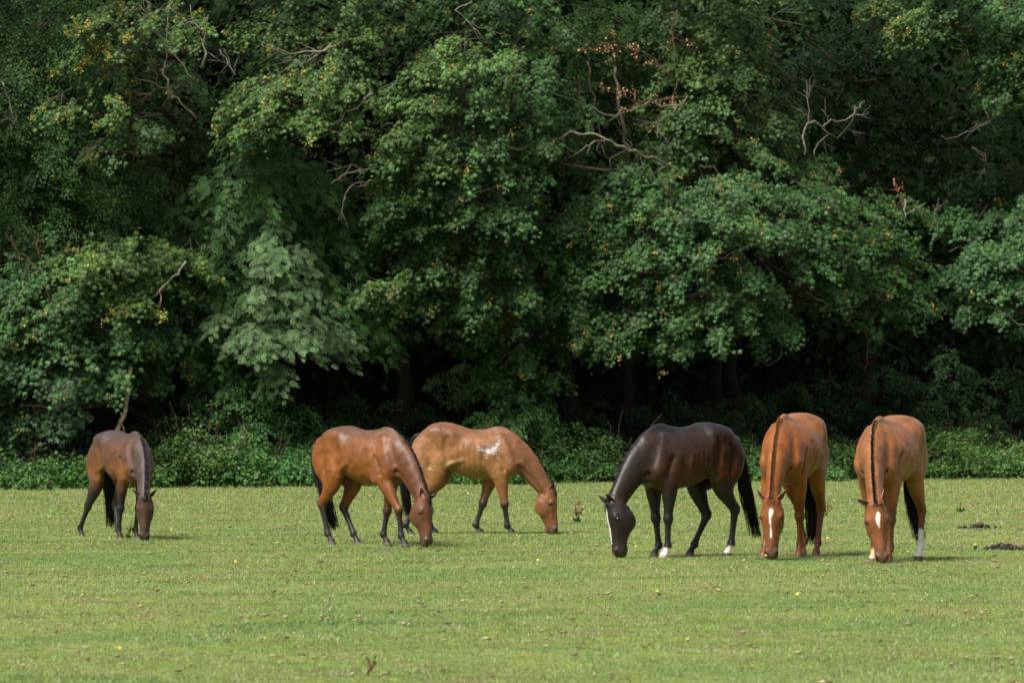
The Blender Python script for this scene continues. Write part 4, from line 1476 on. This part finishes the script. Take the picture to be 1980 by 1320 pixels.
def build_wood():
    # far left: ivy hung field maple
    r, b, _ = build_tree("dense dark green small leaved tree filling the far left edge", "field_maple", (70, 4.5, -120), [
        (60, 60, 110, 90, 3.5), (20, 170, 90, 90, 3), (110, 150, 100, 90, 3.5), (60, 270, 110, 80, 3), (150, 250, 90, 80, 4), (100, 350, 120, 70, 3), (210, 340, 110, 70, 3.5),
        (40, 430, 90, 60, 2.5), (140, 430, 110, 50, 3), (310, 290, 80, 80, 5), (390, 230, 60, 80, 6), (300, 400, 90, 50, 4.5), (150, 30, 90, 60, 5), (-60, 250, 60, 160, 3), (20, -60, 140, 60, 4)],
        (.040, .100, .022), .085, OVATE, 101, .75, 1.5, 0.15, (.22, .22, .04), BARK_PALE, 95, var=.35, twigs=.08)
    px_branch(r, b, [(5, 160, -1), (18, 190, -1), (25, 225, -1), (38, 250, -1)], .04, .02, 2, BARK_PALE, forks=2, seed=2)
    # top left: open sycamore with bare lichened limbs
    r, b, _ = build_tree("open crowned tree top left with pale bare limbs and yellow keys", "sycamore_tree", (395, 3, -100, -60), [
        (200, 40, 55, 35, 0, SYC_Y, 2), (250, 20, 60, 30, 1, SYC_Y, 2), (330, 30, 60, 35, 1), (190, 100, 50, 30, 0, SYC_Y, 2), (215, 145, 45, 25, 0, SYC_Y), (260, 110, 50, 40, 2), (370, 60, 40, 40, 0, SYC_Y),
        (300, 150, 70, 40, 2), (190, 200, 50, 30, 0, SYC_Y, 2), (250, 250, 70, 35, 0), (300, 270, 60, 25, 1, SYC_Y), (110, 205, 40, 16, -.5, SYC_Y, 2), (190, 290, 40, 22, 0), (350, 180, 40, 60, 3)],
        (.048, .100, .028), .12, LOBED, 102, .7, .85, 1.2, (.34, .28, .05), BARK_PALE, 55, twigs=.5)
    for i, p in enumerate([[(380, 230), (350, 200), (325, 170), (275, 155), (245, 130), (205, 105)], [(370, 150), (340, 110), (315, 80), (300, 60)], [(262, 120), (240, 95), (225, 60), (200, 20)],
                           [(325, 170), (320, 120), (322, 80), (330, 0)], [(290, 180), (270, 183), (250, 178)], [(320, 80), (290, 50), (270, 10)], [(300, 300), (260, 300), (220, 285), (190, 290)],
                           [(390, 130), (400, 60), (372, 40), (368, 10)]]):
        px_branch(r, b, p, .055, .016, -.3, BARK_PALE if i % 2 else BARK_BROWN, forks=3, seed=20 + i)
    # lower left sycamore, its skirts down to the brambles
    r, b, _ = build_tree("broad low tree on the left with a yellowing upper bough above the dark bay", "sycamore_tree", (330, 3.5, 380), [
        (70, 580, 95, 45, 0), (160, 500, 70, 40, .5, SYC_Y, 2), (240, 480, 90, 35, 0, SYC_Y, 2), (330, 500, 80, 30, 0, SYC_Y, 2), (240, 575, 55, 28, -.8, SYC_Y, 2.5), (290, 545, 60, 30, -.5, SYC_Y), (30, 520, 60, 40, 1),
        (90, 650, 95, 45, 0), (200, 640, 90, 50, .5), (300, 640, 90, 50, .8), (70, 730, 80, 40, -.3, (.044, .098, .035)), (160, 720, 70, 45, 0), (130, 790, 60, 35, -.4, (.044, .098, .038)), (60, 800, 70, 35, -.3, (.044, .098, .038)),
        (30, 850, 50, 25, .2), (380, 600, 80, 60, 1.2), (240, 720, 60, 40, 1.5), (360, 690, 70, 50, 1.8), (-50, 700, 70, 120, 1), (120, 550, 60, 40, 1), (30, 640, 60, 50, 1)],
        (.046, .106, .030), .145, LOBED, 103, .85, 1.25, .5, (.36, .32, .05), BARK_PALE, 70, twigs=.15)
    px_branch(r, b, [(360, 505), (345, 530), (320, 550), (292, 575)], .05, .02, -1.6, (.30, .27, .22), "dead_branch", 1, 31)
    px_branch(r, b, [(95, 590), (85, 540), (78, 500), (70, 470)], .03, .012, -1, BARK_BROWN, "dead_branch", 6, 32)
    px_branch(r, b, [(50, 560), (38, 520), (35, 490)], .02, .010, -1, BARK_BROWN, "dead_branch", 2, 33)
    # middle left high bough
    r, b, _ = build_tree("tall tree left of centre whose high bough is flecked with yellow keys", "sycamore_tree", (760, 4, -120, 20), [
        (470, 215, 60, 45, -.5, SYC_Y, 1), (540, 170, 80, 35, 0, SYC_Y, 2), (630, 150, 70, 35, -.3, SYC_Y, 2), (560, 215, 90, 40, -.5, SYC_Y, 1), (640, 210, 60, 40, 0, SYC_Y), (500, 170, 50, 35, 0), (500, 255, 50, 25, -.3),
        (620, 115, 70, 25, 1), (540, 110, 50, 25, 1.5), (500, 50, 40, 25, 1, SYC_Y, 1), (570, 50, 60, 35, 2), (650, 50, 70, 40, 2, SYC_Y), (720, 60, 60, 50, 2.5), (690, 120, 40, 60, 2.5), (600, -20, 120, 40, 2), (700, -30, 100, 40, 3)],
        (.054, .110, .030), .125, LOBED, 104, .8, 1.15, .6, (.36, .30, .05), BARK_DARK, 70, trunk_r=.3)
    for i, p in enumerate([[(770, 300), (720, 262), (650, 255), (590, 260), (540, 245), (490, 225)], [(720, 180), (690, 210), (640, 240), (600, 228)], [(650, 90), (610, 100), (560, 105), (520, 85)], [(455, 145), (440, 120), (425, 95)],
                           [(640, 85), (600, 115), (580, 128)], [(700, 200), (680, 170), (670, 120), (665, 60)]]):
        px_branch(r, b, p, .06, .018, -.7, [BARK_PALE, BARK_DARK][i == 5], forks=3, seed=40 + i)
    # ash with feathery leaves
    build_tree("feathery leaved ash tree, mid green, left of the pale one", "ash_tree", (500, 4, 260), [
        (350, 480, 60, 45, 1.5), (390, 420, 60, 40, 1), (450, 350, 60, 40, .8), (510, 300, 60, 35, .8), (570, 330, 70, 45, 1.4), (480, 400, 80, 50, 1.4), (420, 480, 70, 50, 1.2), (560, 400, 60, 40, 2), (440, 560, 60, 50, 1),
        (400, 640, 60, 50, 1.2), (430, 720, 60, 50, 1.5), (400, 780, 60, 35, 1.4), (620, 400, 60, 45, 2), (640, 480, 60, 50, 1.6), (660, 560, 60, 50, 1.2), (700, 620, 55, 40, .8), (730, 660, 40, 30, .8), (620, 350, 50, 30, 2), (480, 290, 40, 25, 1)],
        ASH, .26, PINNATE, 105, .9, 1.0, 0, bark=BARK_DARK, nleaf=42, trunk_r=.2, twigs=.12)
    build_tree("pale grey green feathery young tree, the brightest, left of the centre", "ash_tree", (560, 1.8, 450), [
        (545, 450, 35, 30, -.6), (500, 485, 35, 28, -.9), (555, 500, 55, 35, -.8), (530, 555, 55, 35, -1), (580, 570, 45, 35, -.6), (560, 610, 60, 35, -1), (500, 640, 45, 35, -1.2), (600, 620, 45, 35, -.8), (555, 650, 55, 30, -1.1),
        (520, 690, 40, 25, -1), (470, 660, 25, 25, -1.1), (530, 725, 20, 20, -.9), (435, 610, 20, 24, -.4, (.085, .15, .05)), (650, 640, 30, 30, -.2, (.075, .13, .05))],
        PALE, .22, PINNATE, 106, .75, 1.35, 0, bark=BARK_DARK, nleaf=48, trunk_r=.12, twigs=.1)
    # centre sycamore
    r, b, line = build_tree("great spreading tree in the centre with tiered sprays and a long pale limb", "sycamore_tree", (1090, 3.5, -60, -40), [
        (870, 90, 55, 20, -.6, SYC_Y, 1), (930, 110, 75, 28, -.6, SYC_Y, 1.2), (1010, 130, 80, 35, 0), (850, 130, 60, 24, -1, SYC_Y), (760, 175, 40, 25, -.8, SYC_Y, 1), (800, 205, 60, 30, -1, SYC_Y, 1), (890, 190, 80, 35, -.6), (980, 200, 90, 40, 0),
        (1070, 200, 70, 45, .5), (760, 250, 45, 25, -1.2, SYC_Y, 1), (830, 260, 70, 35, -1.2, SYC_Y, 1), (920, 270, 80, 35, -.8, None, 1.6), (1000, 270, 80, 40, -.3), (745, 300, 35, 20, -1.3), (810, 320, 70, 32, -1.4, SYC_Y), (900, 330, 80, 30, -1),
        (990, 340, 80, 30, -.5), (790, 370, 60, 30, -1.3), (740, 395, 30, 18, -1.4), (860, 400, 80, 32, -1.2), (950, 410, 80, 35, -.8), (780, 425, 50, 22, -1.3), (1050, 420, 70, 40, 0), (860, 460, 70, 25, -1), (960, 480, 80, 35, -.5),
        (1050, 490, 70, 35, 0), (740, 540, 45, 28, -1.2, SYC_Y, 1.2), (800, 520, 65, 30, -1.2), (880, 530, 70, 32, -1), (790, 575, 60, 26, -1), (960, 560, 80, 35, -.6), (890, 590, 60, 24, -1), (1040, 570, 60, 40, 0), (915, 630, 35, 26, -1),
        (970, 630, 60, 32, -.6), (990, 690, 55, 30, -.5), (960, 740, 45, 28, -.3), (1040, 720, 50, 30, .3), (1030, 760, 50, 24, .5), (740, 470, 40, 30, 1), (700, 430, 40, 40, 2.5), (1080, 640, 50, 40, 1), (940, 50, 70, 35, 2), (1040, 60, 70, 40, 2.5),
        (840, 30, 70, 35, 3), (950, -20, 120, 40, 2), (810, 80, 40, 30, 3)],
        SYC, .135, LOBED, 107, .82, 1.2, .5, (.36, .26, .06), BARK_PALE, 74, trunk_r=.38, twigs=.22, lowest=4.2)
    for i, (p, w) in enumerate([([(1330, 340, 2.2), (1248, 305), (1215, 292), (1180, 272), (1140, 258), (1105, 254), (1080, 268), (1050, 282), (1000, 290), (940, 296), (880, 310), (800, 325)], .085),
                                ([(1080, 268), (1040, 282), (1010, 290), (960, 287), (890, 272)], .05), ([(1190, 330), (1120, 322), (1060, 312), (1030, 310)], .08), ([(1010, 335), (980, 358), (930, 370), (895, 395), (885, 410)], .045),
                                ([(1150, 272), (1125, 290), (1098, 305)], .035), ([(975, 385), (960, 375), (985, 365)], .03), ([(1045, 280), (1040, 240), (1020, 200)], .035), ([(912, 5), (880, 20), (905, 40), (950, 60), (985, 70), (1015, 105)], .045),
                                ([(840, 165), (805, 150), (835, 130)], .03), ([(760, 340), (730, 322), (690, 330), (660, 340), (640, 355)], .045), ([(722, 350), (700, 352), (670, 372), (662, 390)], .035), ([(700, 330), (680, 318), (665, 342)], .025),
                                ([(1060, 0), (1090, 40), (1120, 70), (1145, 85)], .08), ([(1040, 620), (1052, 600), (1048, 575)], .03), ([(905, 240), (900, 205), (893, 185)], .025)]):
        px_branch(r, b, p, w, w * .35, (-1.35 if i < 12 else -.5), BARK_PALE if i not in (2, 12) else BARK_DARK, forks=4 if i < 5 else 2, seed=60 + i, name="dead_branch" if i else "long_limb")
    # right of centre, low spreading
    r, b, line = build_tree("wide low tree right of centre whose skirt hangs above the black horse", "sycamore_tree", (1420, 6, -40, -20), [
        (1150, 390, 50, 35, 0), (1210, 340, 55, 30, 0), (1290, 350, 70, 35, -.2), (1220, 400, 70, 35, -.6), (1300, 410, 70, 35, -.8), (1380, 370, 70, 32, -.3), (1460, 360, 60, 32, 0), (1150, 450, 60, 32, -.4), (1220, 470, 70, 32, -1),
        (1310, 470, 70, 32, -1.2), (1400, 430, 70, 35, -1), (1480, 430, 65, 35, -.6), (1540, 370, 50, 32, -.3), (1110, 510, 50, 32, -.4), (1180, 530, 65, 30, -1), (1260, 540, 65, 32, -1.3), (1340, 530, 60, 32, -1.2), (1120, 570, 50, 26, -.6), (1160, 590, 50, 20, -1),
        (1230, 600, 70, 26, -1.4), (1150, 645, 50, 22, -1.5), (1200, 655, 50, 20, -1.5), (1300, 600, 55, 28, -1.4), (1290, 650, 50, 22, -1.6), (1370, 580, 50, 30, -1), (1380, 640, 40, 26, -1.5), (1340, 660, 35, 16, -1.6), (1430, 520, 50, 32, -.6),
        (1440, 600, 40, 30, -1), (1490, 640, 35, 24, -1), (1480, 560, 45, 32, -.4), (1600, 380, 55, 30, -.5), (1570, 440, 55, 32, -1), (1640, 420, 60, 32, -.8, None, 2), (1560, 500, 50, 28, -1.2), (1630, 490, 60, 30, -1.3, None, 1.6), (1700, 450, 55, 32, -.8),
        (1740, 500, 50, 28, -1, None, 1.6), (1680, 530, 55, 28, -1.3), (1760, 560, 45, 26, -1), (1610, 560, 45, 22, -1), (1690, 590, 50, 20, -1.2), (1670, 620, 25, 16, -1.3), (1740, 600, 30, 16, -1.1), (1760, 400, 40, 26, -.2), (1700, 390, 45, 26, -.4), (1520, 600, 30, 24, 0)],
        SYC, .135, LOBED, 108, .82, 1.2, .55, (.38, .24, .06), BARK_PALE, 74, trunk_r=.36, twigs=.22, lowest=4.2)
    for i, (p, w, q) in enumerate([([(1555, 300), (1552, 265), (1560, 240), (1600, 238), (1635, 232), (1655, 210), (1672, 195)], .06, None), ([(1562, 240), (1565, 215), (1560, 160)], .03, None), ([(1575, 300), (1590, 270), (1630, 255), (1650, 225)], .03, None),
                                   ([(1750, 385), (1748, 405), (1752, 440)], .06, (.30, .28, .25)), ([(1480, 460), (1440, 480), (1400, 500), (1360, 520)], .035, None), ([(1700, 560), (1660, 592), (1610, 600), (1560, 565)], .03, None),
                                   ([(1715, 575), (1700, 600), (1680, 610)], .025, None), ([(1515, 590), (1518, 640), (1510, 690), (1490, 705), (1465, 700)], .020, None), ([(1672, 625), (1678, 670), (1670, 715)], .018, None),
                                   ([(1260, 612), (1220, 622), (1190, 640)], .035, None), ([(1290, 560), (1230, 570), (1200, 560)], .035, None), ([(1800, 470), (1812, 450), (1815, 430)], .02, None)]):
        px_branch(r, b, p, w, w * .4, -1.4, q or BARK_PALE, forks=3 if i < 3 else 1, seed=90 + i)
    px_branch(r, b, [(1728, 345), (1729, 356), (1730, 362)], .05, .02, -1.2, (.42, .19, .09), "withered_leaf_tuft", 2, 104, leafcol=(.45, .2, .09))
    # behind: upper right of centre
    r, b, _ = build_tree("high tree behind right of centre with withered orange sprays and a pale bare trunk", "sycamore_tree", (1395, 6, -130), [
        (1290, 40, 60, 35, 3), (1350, 70, 70, 40, 3, SYC_Y, 1), (1440, 50, 60, 40, 3.5), (1330, 140, 60, 35, 2.5, SYC_Y, 1), (1400, 150, 70, 40, 2.5), (1470, 130, 60, 40, 3.5), (1290, 200, 50, 35, 2.5, SYC_Y), (1360, 220, 70, 40, 2.2), (1440, 220, 70, 40, 2.5),
        (1500, 210, 50, 50, 3), (1330, 280, 70, 32, 2), (1420, 290, 70, 32, 2), (1510, 290, 50, 35, 2), (1380, -20, 120, 40, 3), (1560, 320, 50, 32, 1.5), (1490, -10, 70, 40, 4)],
        (.050, .102, .028), .13, LOBED, 109, .8, 1.1, .4, (.38, .26, .07), (.24, .19, .14), 68, trunk_r=.24, twigs=.3)
    for i, p in enumerate([[(1310, 20), (1298, 60), (1305, 110), (1310, 150), (1300, 190)], [(1300, 150), (1260, 110), (1200, 90), (1150, 78)], [(1310, 190), (1265, 195), (1215, 190), (1160, 170)]]):
        px_branch(r, b, p, .05, .012, 1.2, BARK_BROWN, "withered_branch", 9 if i else 4, 120 + i, leafcol=(.46, .26, .13))
    for i, (p, w) in enumerate([([(1330, 185), (1300, 220), (1260, 240), (1225, 240)], .05), ([(1320, 205), (1290, 205), (1250, 200), (1215, 215), (1170, 222), (1130, 205), (1060, 175)], .07), ([(1400, 0), (1440, 25), (1490, 35), (1560, 50)], .05),
                                ([(1560, 60), (1600, 110), (1650, 150), (1700, 170)], .09), ([(1470, 120), (1540, 150), (1600, 175), (1650, 190)], .07)]):
        px_branch(r, b, p, w, w * .5, 1.4, BARK_PALE if i < 3 else BARK_DARK, "dead_branch", 3, 130 + i)
    # ivy trunks in the centre gap
    r, b, _ = build_tree("ivy smothered slender tree in the gap right of the long pale limb", "ivy_clad_tree", (1215, 6.5, -60, -30), [
        (1230, 180, 60, 60, 5.5), (1290, 130, 60, 60, 5.5), (1190, 110, 60, 60, 5.5), (1250, 280, 60, 60, 5.2), (1290, 340, 60, 60, 5), (1200, 50, 80, 50, 5.5), (1130, 60, 70, 50, 5.5), (1120, 150, 60, 60, 6), (1180, 400, 60, 50, 4.5), (1100, 300, 50, 80, 6)],
        IVY, .085, OVATE, 110, .6, 1.3, 0, bark=(.17, .14, .115), nleaf=80, trunk_r=.20, twigs=.05)
    for i, (p, w) in enumerate([([(1235, 340), (1220, 290), (1205, 240), (1195, 190), (1190, 130)], .12), ([(1170, 280), (1155, 230), (1140, 170), (1135, 120)], .07), ([(1115, 260), (1118, 200), (1125, 150)], .06)]):
        px_branch(r, b, p, w, w * .7, 3.2, (.17, .145, .12), "stem", 1, 140 + i)
    # dark ivy tree upper right
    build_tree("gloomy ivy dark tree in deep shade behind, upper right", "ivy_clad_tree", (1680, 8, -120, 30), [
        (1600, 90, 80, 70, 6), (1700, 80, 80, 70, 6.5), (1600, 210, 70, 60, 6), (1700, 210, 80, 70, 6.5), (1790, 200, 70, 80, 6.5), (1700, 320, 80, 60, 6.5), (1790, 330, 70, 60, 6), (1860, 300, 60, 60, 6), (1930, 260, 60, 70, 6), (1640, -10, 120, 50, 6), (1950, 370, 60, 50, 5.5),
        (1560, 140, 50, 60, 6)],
        SHADE_G, .09, OVATE, 111, .75, 1.0, 0, bark=BARK_DARK, nleaf=75, trunk_r=.34, twigs=.1)
    # top right
    r, b, _ = build_tree("tree whose leafy boughs reach in at the top right corner", "sycamore_tree", (2060, 3, -150), [
        (1700, 10, 50, 25, .5, SYC_Y, 1), (1760, 40, 50, 30, 0, SYC_Y, 1), (1820, 20, 60, 35, 0, None, 1), (1880, 50, 60, 35, 0), (1940, 70, 50, 40, 0, None, 1), (1900, 110, 50, 30, -.3), (1960, 140, 40, 35, 0), (1940, 170, 35, 30, -.5, None, 1), (1960, 20, 60, 40, 0),
        (1760, 75, 30, 16, -.2, SYC_Y), (2010, 100, 60, 120, 0), (1850, -30, 120, 30, 0)],
        SYC, .135, LOBED, 112, .75, 1.1, .7, (.40, .26, .06), BARK_PALE, 66, trunk_r=.3, twigs=.3)
    for i, p in enumerate([[(1880, 40), (1860, 65), (1810, 65), (1785, 45)], [(1930, 110), (1890, 95), (1850, 88)], [(1980, 200), (1940, 215), (1900, 240), (1850, 265), (1820, 262)], [(1905, 215), (1912, 235), (1898, 245)], [(1880, 285), (1900, 300), (1905, 310)]]):
        px_branch(r, b, p, .032, .012, -.6, BARK_PALE, forks=3, seed=150 + i)
    # right edge
    r, b, _ = build_tree("layered green tree at the right edge above the bramble corner", "sycamore_tree", (2020, 4, 200), [
        (1850, 420, 45, 25, 1.5), (1920, 430, 60, 32, 1), (1860, 490, 50, 26, 0), (1930, 490, 60, 32, 0), (1840, 540, 40, 22, -.2), (1900, 545, 60, 28, -.4), (1960, 560, 50, 32, -.3), (1850, 595, 40, 16, -.5), (1910, 595, 45, 18, -.5), (1960, 350, 50, 40, 2.5, SHADE_G),
        (1880, 350, 50, 40, 3, SHADE_G), (2010, 450, 60, 120, 0), (1980, 610, 40, 20, 0)],
        (.042, .104, .030), .135, LOBED, 113, .8, 1.2, .1, (.34, .26, .06), BARK_PALE, 72, trunk_r=.3)
    px_branch(r, b, [(1985, 628), (1960, 620), (1940, 605), (1925, 590)], .03, .02, -1.2, BARK_PALE, forks=4, seed=160)
    # a bare leaning stem behind the dark bay
    r = thing("leaning_trunk", "pale bare leaning trunk rising behind the far left horse", "tree trunk", (0, 0, 0))
    base = px_mass((232, 905, 1, 1, -1.6))[0]; base[2] = 0
    r.location = tuple(base)
    px_branch(r, base, [(218, 905), (228, 845), (235, 810), (243, 785), (250, 755), (246, 735), (252, 715)], .13, .09, -1.6, (.38, .30, .20), "trunk", 0, 170)
    px_branch(r, base, [(240, 836), (233, 815), (238, 800)], .04, .02, -1.6, (.30, .235, .16), "side_shoot", 0, 171)

    # shrubs of the understory, each its own; the dim ones carry shade in their leaf colour
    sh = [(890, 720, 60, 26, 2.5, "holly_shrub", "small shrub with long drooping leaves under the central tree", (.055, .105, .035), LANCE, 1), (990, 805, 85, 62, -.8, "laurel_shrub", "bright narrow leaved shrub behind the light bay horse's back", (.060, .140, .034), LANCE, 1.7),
          (660, 800, 80, 50, 3.5, "dark_shrub", "dim shrub in the shade behind the two bays' rumps", SHADE_G, OVATE, 1), (780, 800, 80, 45, 4, "dark_shrub", "dim shrub in the shade above the light bay's croup", SHADE_G, OVATE, 1),
          (560, 800, 65, 55, .4, "hawthorn_shrub", "thorny mid green shrub left of the bay horse's rump", (.046, .118, .026), OVATE, 1.4), (1130, 810, 70, 50, 3, "dark_shrub", "dim shrub left of the black horse's withers", SHADE_G, OVATE, 1),
          (1290, 790, 90, 50, 4, "dark_shrub", "dim shrub straight above the black horse", SHADE_G, OVATE, 1), (1440, 800, 80, 55, 3.5, "dark_shrub", "dim shrub between the black horse and the star and strip chestnut", SHADE_G, OVATE, 1),
          (1560, 760, 80, 60, 4, "dark_shrub", "dim shrub above the star and strip chestnut's back", SHADE_G, OVATE, 1), (1690, 730, 80, 80, 4, "dark_shrub", "tall dim shrub above the diamond-faced chestnut", SHADE_G, OVATE, 1),
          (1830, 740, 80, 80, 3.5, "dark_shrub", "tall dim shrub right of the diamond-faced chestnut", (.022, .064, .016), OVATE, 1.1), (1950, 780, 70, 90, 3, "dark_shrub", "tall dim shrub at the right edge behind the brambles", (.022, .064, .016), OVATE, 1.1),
          (320, 790, 50, 35, 3, "dark_shrub", "dim shrub right of the leaning bare trunk", SHADE_G, OVATE, .9), (180, 850, 50, 30, 2.2, "dark_shrub", "dim shrub just left of the leaning bare trunk", SHADE_G, OVATE, 1),
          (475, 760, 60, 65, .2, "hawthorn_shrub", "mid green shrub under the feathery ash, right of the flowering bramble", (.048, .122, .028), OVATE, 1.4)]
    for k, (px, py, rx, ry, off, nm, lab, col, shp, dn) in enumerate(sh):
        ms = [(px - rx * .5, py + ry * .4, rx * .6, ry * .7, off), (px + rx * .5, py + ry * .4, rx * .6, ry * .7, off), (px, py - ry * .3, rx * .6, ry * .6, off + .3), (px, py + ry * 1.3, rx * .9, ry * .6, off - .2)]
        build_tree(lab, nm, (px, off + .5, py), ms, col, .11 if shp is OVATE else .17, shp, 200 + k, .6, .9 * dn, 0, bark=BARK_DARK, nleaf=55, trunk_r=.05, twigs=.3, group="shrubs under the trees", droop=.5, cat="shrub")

    # brambles: separate mounds along the foot of the wood
    MB = tint_mat("bramble_leaf", .55, .22, 2.0, .8, 1.2, translucent=.15)
    MF = tint_mat("blossom", .7, .3, 9, .85, 1.15)
    br = [(0, 60, 866, 0, "low bramble mound at the far left edge with a few pale buds"), (115, 60, 868, 0, "low bramble mound just left of the dark bay horse"), (230, 60, 858, .5, "bramble mound hidden partly behind the dark bay's neck"),
          (345, 62, 796, 3.2, "taller bramble mound thick with pinkish white blossom, right of the dark bay"), (440, 60, 804, 3.0, "blossoming bramble mound, second right of the dark bay"), (525, 55, 852, .6, "bramble mound midway between the dark bay and the bay horse"),
          (600, 52, 858, .4, "bramble mound beside the bay horse's rump"), (700, 66, 858, .3, "bramble mound behind the stepping bay's back"), (820, 70, 850, .2, "bramble mound behind the light bay's quarters"), (930, 66, 850, .2, "bramble mound under the light bay's belly"),
          (1040, 60, 838, .5, "bramble mound behind the light bay's neck"), (1125, 58, 812, .6, "steep bramble mound between the light bay and the black horse"), (1215, 62, 848, .5, "bramble mound behind the black horse's neck"), (1320, 66, 850, .3, "bramble mound behind the black horse's body"),
          (1425, 60, 846, .8, "bramble mound behind the black horse's tail"), (1530, 62, 850, .6, "bramble mound behind the star and strip chestnut"), (1625, 50, 846, .9, "bramble mound filling the gap between the two chestnuts"), (1715, 60, 846, .5, "bramble mound behind the diamond-faced chestnut"),
          (1815, 58, 808, 1.6, "bramble mound just right of the diamond-faced chestnut, with white flowers"), (1905, 58, 816, 2.0, "bramble mound with scattered white flowers, second from the right edge"), (1990, 58, 842, 1.4, "bramble mound cut off by the right edge")]
    for k, (px, rw, top, fl, lab) in enumerate(br):
        R = np.random.default_rng(400 + k)
        c0, rx, _ = px_mass((px, 900, rw * 1.25, 1, .9 - TREE_BACK))
        kk = c0[1] / FPX
        H = (CAM_H + (HORIZON - top) * kk) * .86
        gx = np.array([c0[0], c0[1], 0.0])
        t = thing("bramble_bush", lab, "bramble", tuple(gx), 0, "brambles along the foot of the wood")
        n = 2600
        P, D, N, S, C = [], [], [], [], []
        nb = 30
        tone = np.array((.062, .156, .034)) * R.uniform(.8, 1.15) * V(R.uniform(.85, 1.2), 1, R.uniform(.85, 1.15))
        for q in range(nb):     # overlapping small mounds give the uneven top
            a = R.uniform(-1, 1); e = R.uniform(-.9, 1)
            hx = a * rx; hy = e * 1.0
            hh = H * (1 - .25 * a * a) * R.uniform(.42, 1.15) * (.45 + .55 * min(1, (e + 1.2) / 1.1))
            r = R.uniform(.35, .6)
            m = int(n * 2.0 / nb)
            u = R.normal(0, 1, (m, 3)); u /= np.linalg.norm(u, axis=1, keepdims=True)
            u[:, 2] = np.where(u[:, 2] < -.2, -u[:, 2], u[:, 2])
            col_h = R.uniform(0, 1, m) < .55
            base = np.where(col_h, max(hh - r * .7, .05), R.uniform(0.05, 1, m) * max(hh - r * .5, .1))
            p = np.stack([hx + u[:, 0] * r, hy + u[:, 1] * r, base + u[:, 2] * r * .7], 1) + R.normal(0, .04, (m, 3))
            p[:, 2] = np.maximum(p[:, 2], .03)
            P.append(p); N.append(u + V(0, -.25, .7) + R.normal(0, .4, (m, 3))); D.append(u * V(1, 1, .2) + R.normal(0, .6, (m, 3)) + V(0, 0, -.35))
            S.append(R.uniform(.06, .125, m))
            C.append(tone * R.uniform(.5, 1.5, m)[:, None] * R.uniform(.85, 1.15) * np.array([R.uniform(.85, 1.2), 1, 1]))
        P = np.concatenate(P)
        v, f, tt, cc = scatter_leaves(P, np.concatenate(D), np.concatenate(N), np.concatenate(S), np.concatenate(C), OVATE, R)
        link("foliage", mesh_np("foliage", v, f, tt, MB, colors=cc), t)
        S_ = Geo()
        for q in range(16):
            a = V(R.uniform(-1, 1) * rx, R.uniform(-.6, .8), 0.02)
            b_ = a + V(R.normal(0, .7), R.uniform(-.7, .2), H * R.uniform(.6, 1.35))
            S_.tube(wiggle(a, b_, 7, .03, R, .12), np.linspace(.009, .004, 7), 4, 0, (.12, .075, .05))
        link("stem", S_.mesh("stem", MAT_BARK), t)
        nf = int(17 * fl + 2)
        idx = R.integers(0, len(P), nf * 4)
        idx = idx[np.argsort(P[idx, 1] - P[idx, 2] * .6)][:nf]
        fp = np.repeat(P[idx] + V(0, -.02, .04), 5, axis=0) + R.normal(0, .022, (nf * 5, 3))
        v, f, tt, cc = scatter_leaves(fp, R.normal(0, 1, (nf * 5, 3)), R.normal(0, .6, (nf * 5, 3)) + V(0, -.6, 1), R.uniform(.025, .05, nf * 5), np.array((.50, .44, .38)) * R.uniform(.45, 1.2, (nf * 5, 1)), OVATE, R)
        link("blossom", mesh_np("blossom", v, f, tt, MF, colors=cc), t)

    # depth of the wood: roof and back as uncounted mass
    R = np.random.default_rng(900)
    def mass_of_leaves(name, n, xr, yo, zr, size, col, floor=None):
        x = R.uniform(*xr, n); o = R.uniform(*yo, n)
        y = edge_y(x) + o
        z = R.uniform(0, 1, n) * (zr[1] - zr[0]) + zr[0]
        if floor is not None:
            k = z > floor(x, o, y)
            x, y, z = x[k], y[k], z[k]
        n = len(x)
        # gather them into clumps
        pos = np.stack([x, y, z], 1)
        d = R.normal(0, 1, (n, 3)) + V(0, -.4, -.4); nn = R.normal(0, .5, (n, 3)) + V(0, -.3, 1)
        c = np.array(col) * R.uniform(.6, 1.4, n)[:, None]
        v, f, t, cc = scatter_leaves(pos, d, nn, R.uniform(size[0], size[1], n), c, LOBED if size[1] < .3 else OVATE, R)
        tag(link(name, mesh_np(name, v, f, t, MAT_DEEP, colors=cc)), kind="stuff")
    # high canopy over and behind the edge trees, always above what the photograph frames at the front
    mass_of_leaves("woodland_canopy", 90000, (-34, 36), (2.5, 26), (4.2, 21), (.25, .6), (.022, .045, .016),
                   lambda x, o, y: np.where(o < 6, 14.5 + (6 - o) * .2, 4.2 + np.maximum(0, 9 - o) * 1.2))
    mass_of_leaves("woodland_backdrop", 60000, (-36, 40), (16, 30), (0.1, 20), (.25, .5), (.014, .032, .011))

import time as _time
_t0 = _time.time()
build_field(); print("field", _time.time() - _t0)
build_wood(); print("wood", _time.time() - _t0)
place_horses(); print("horses", _time.time() - _t0)
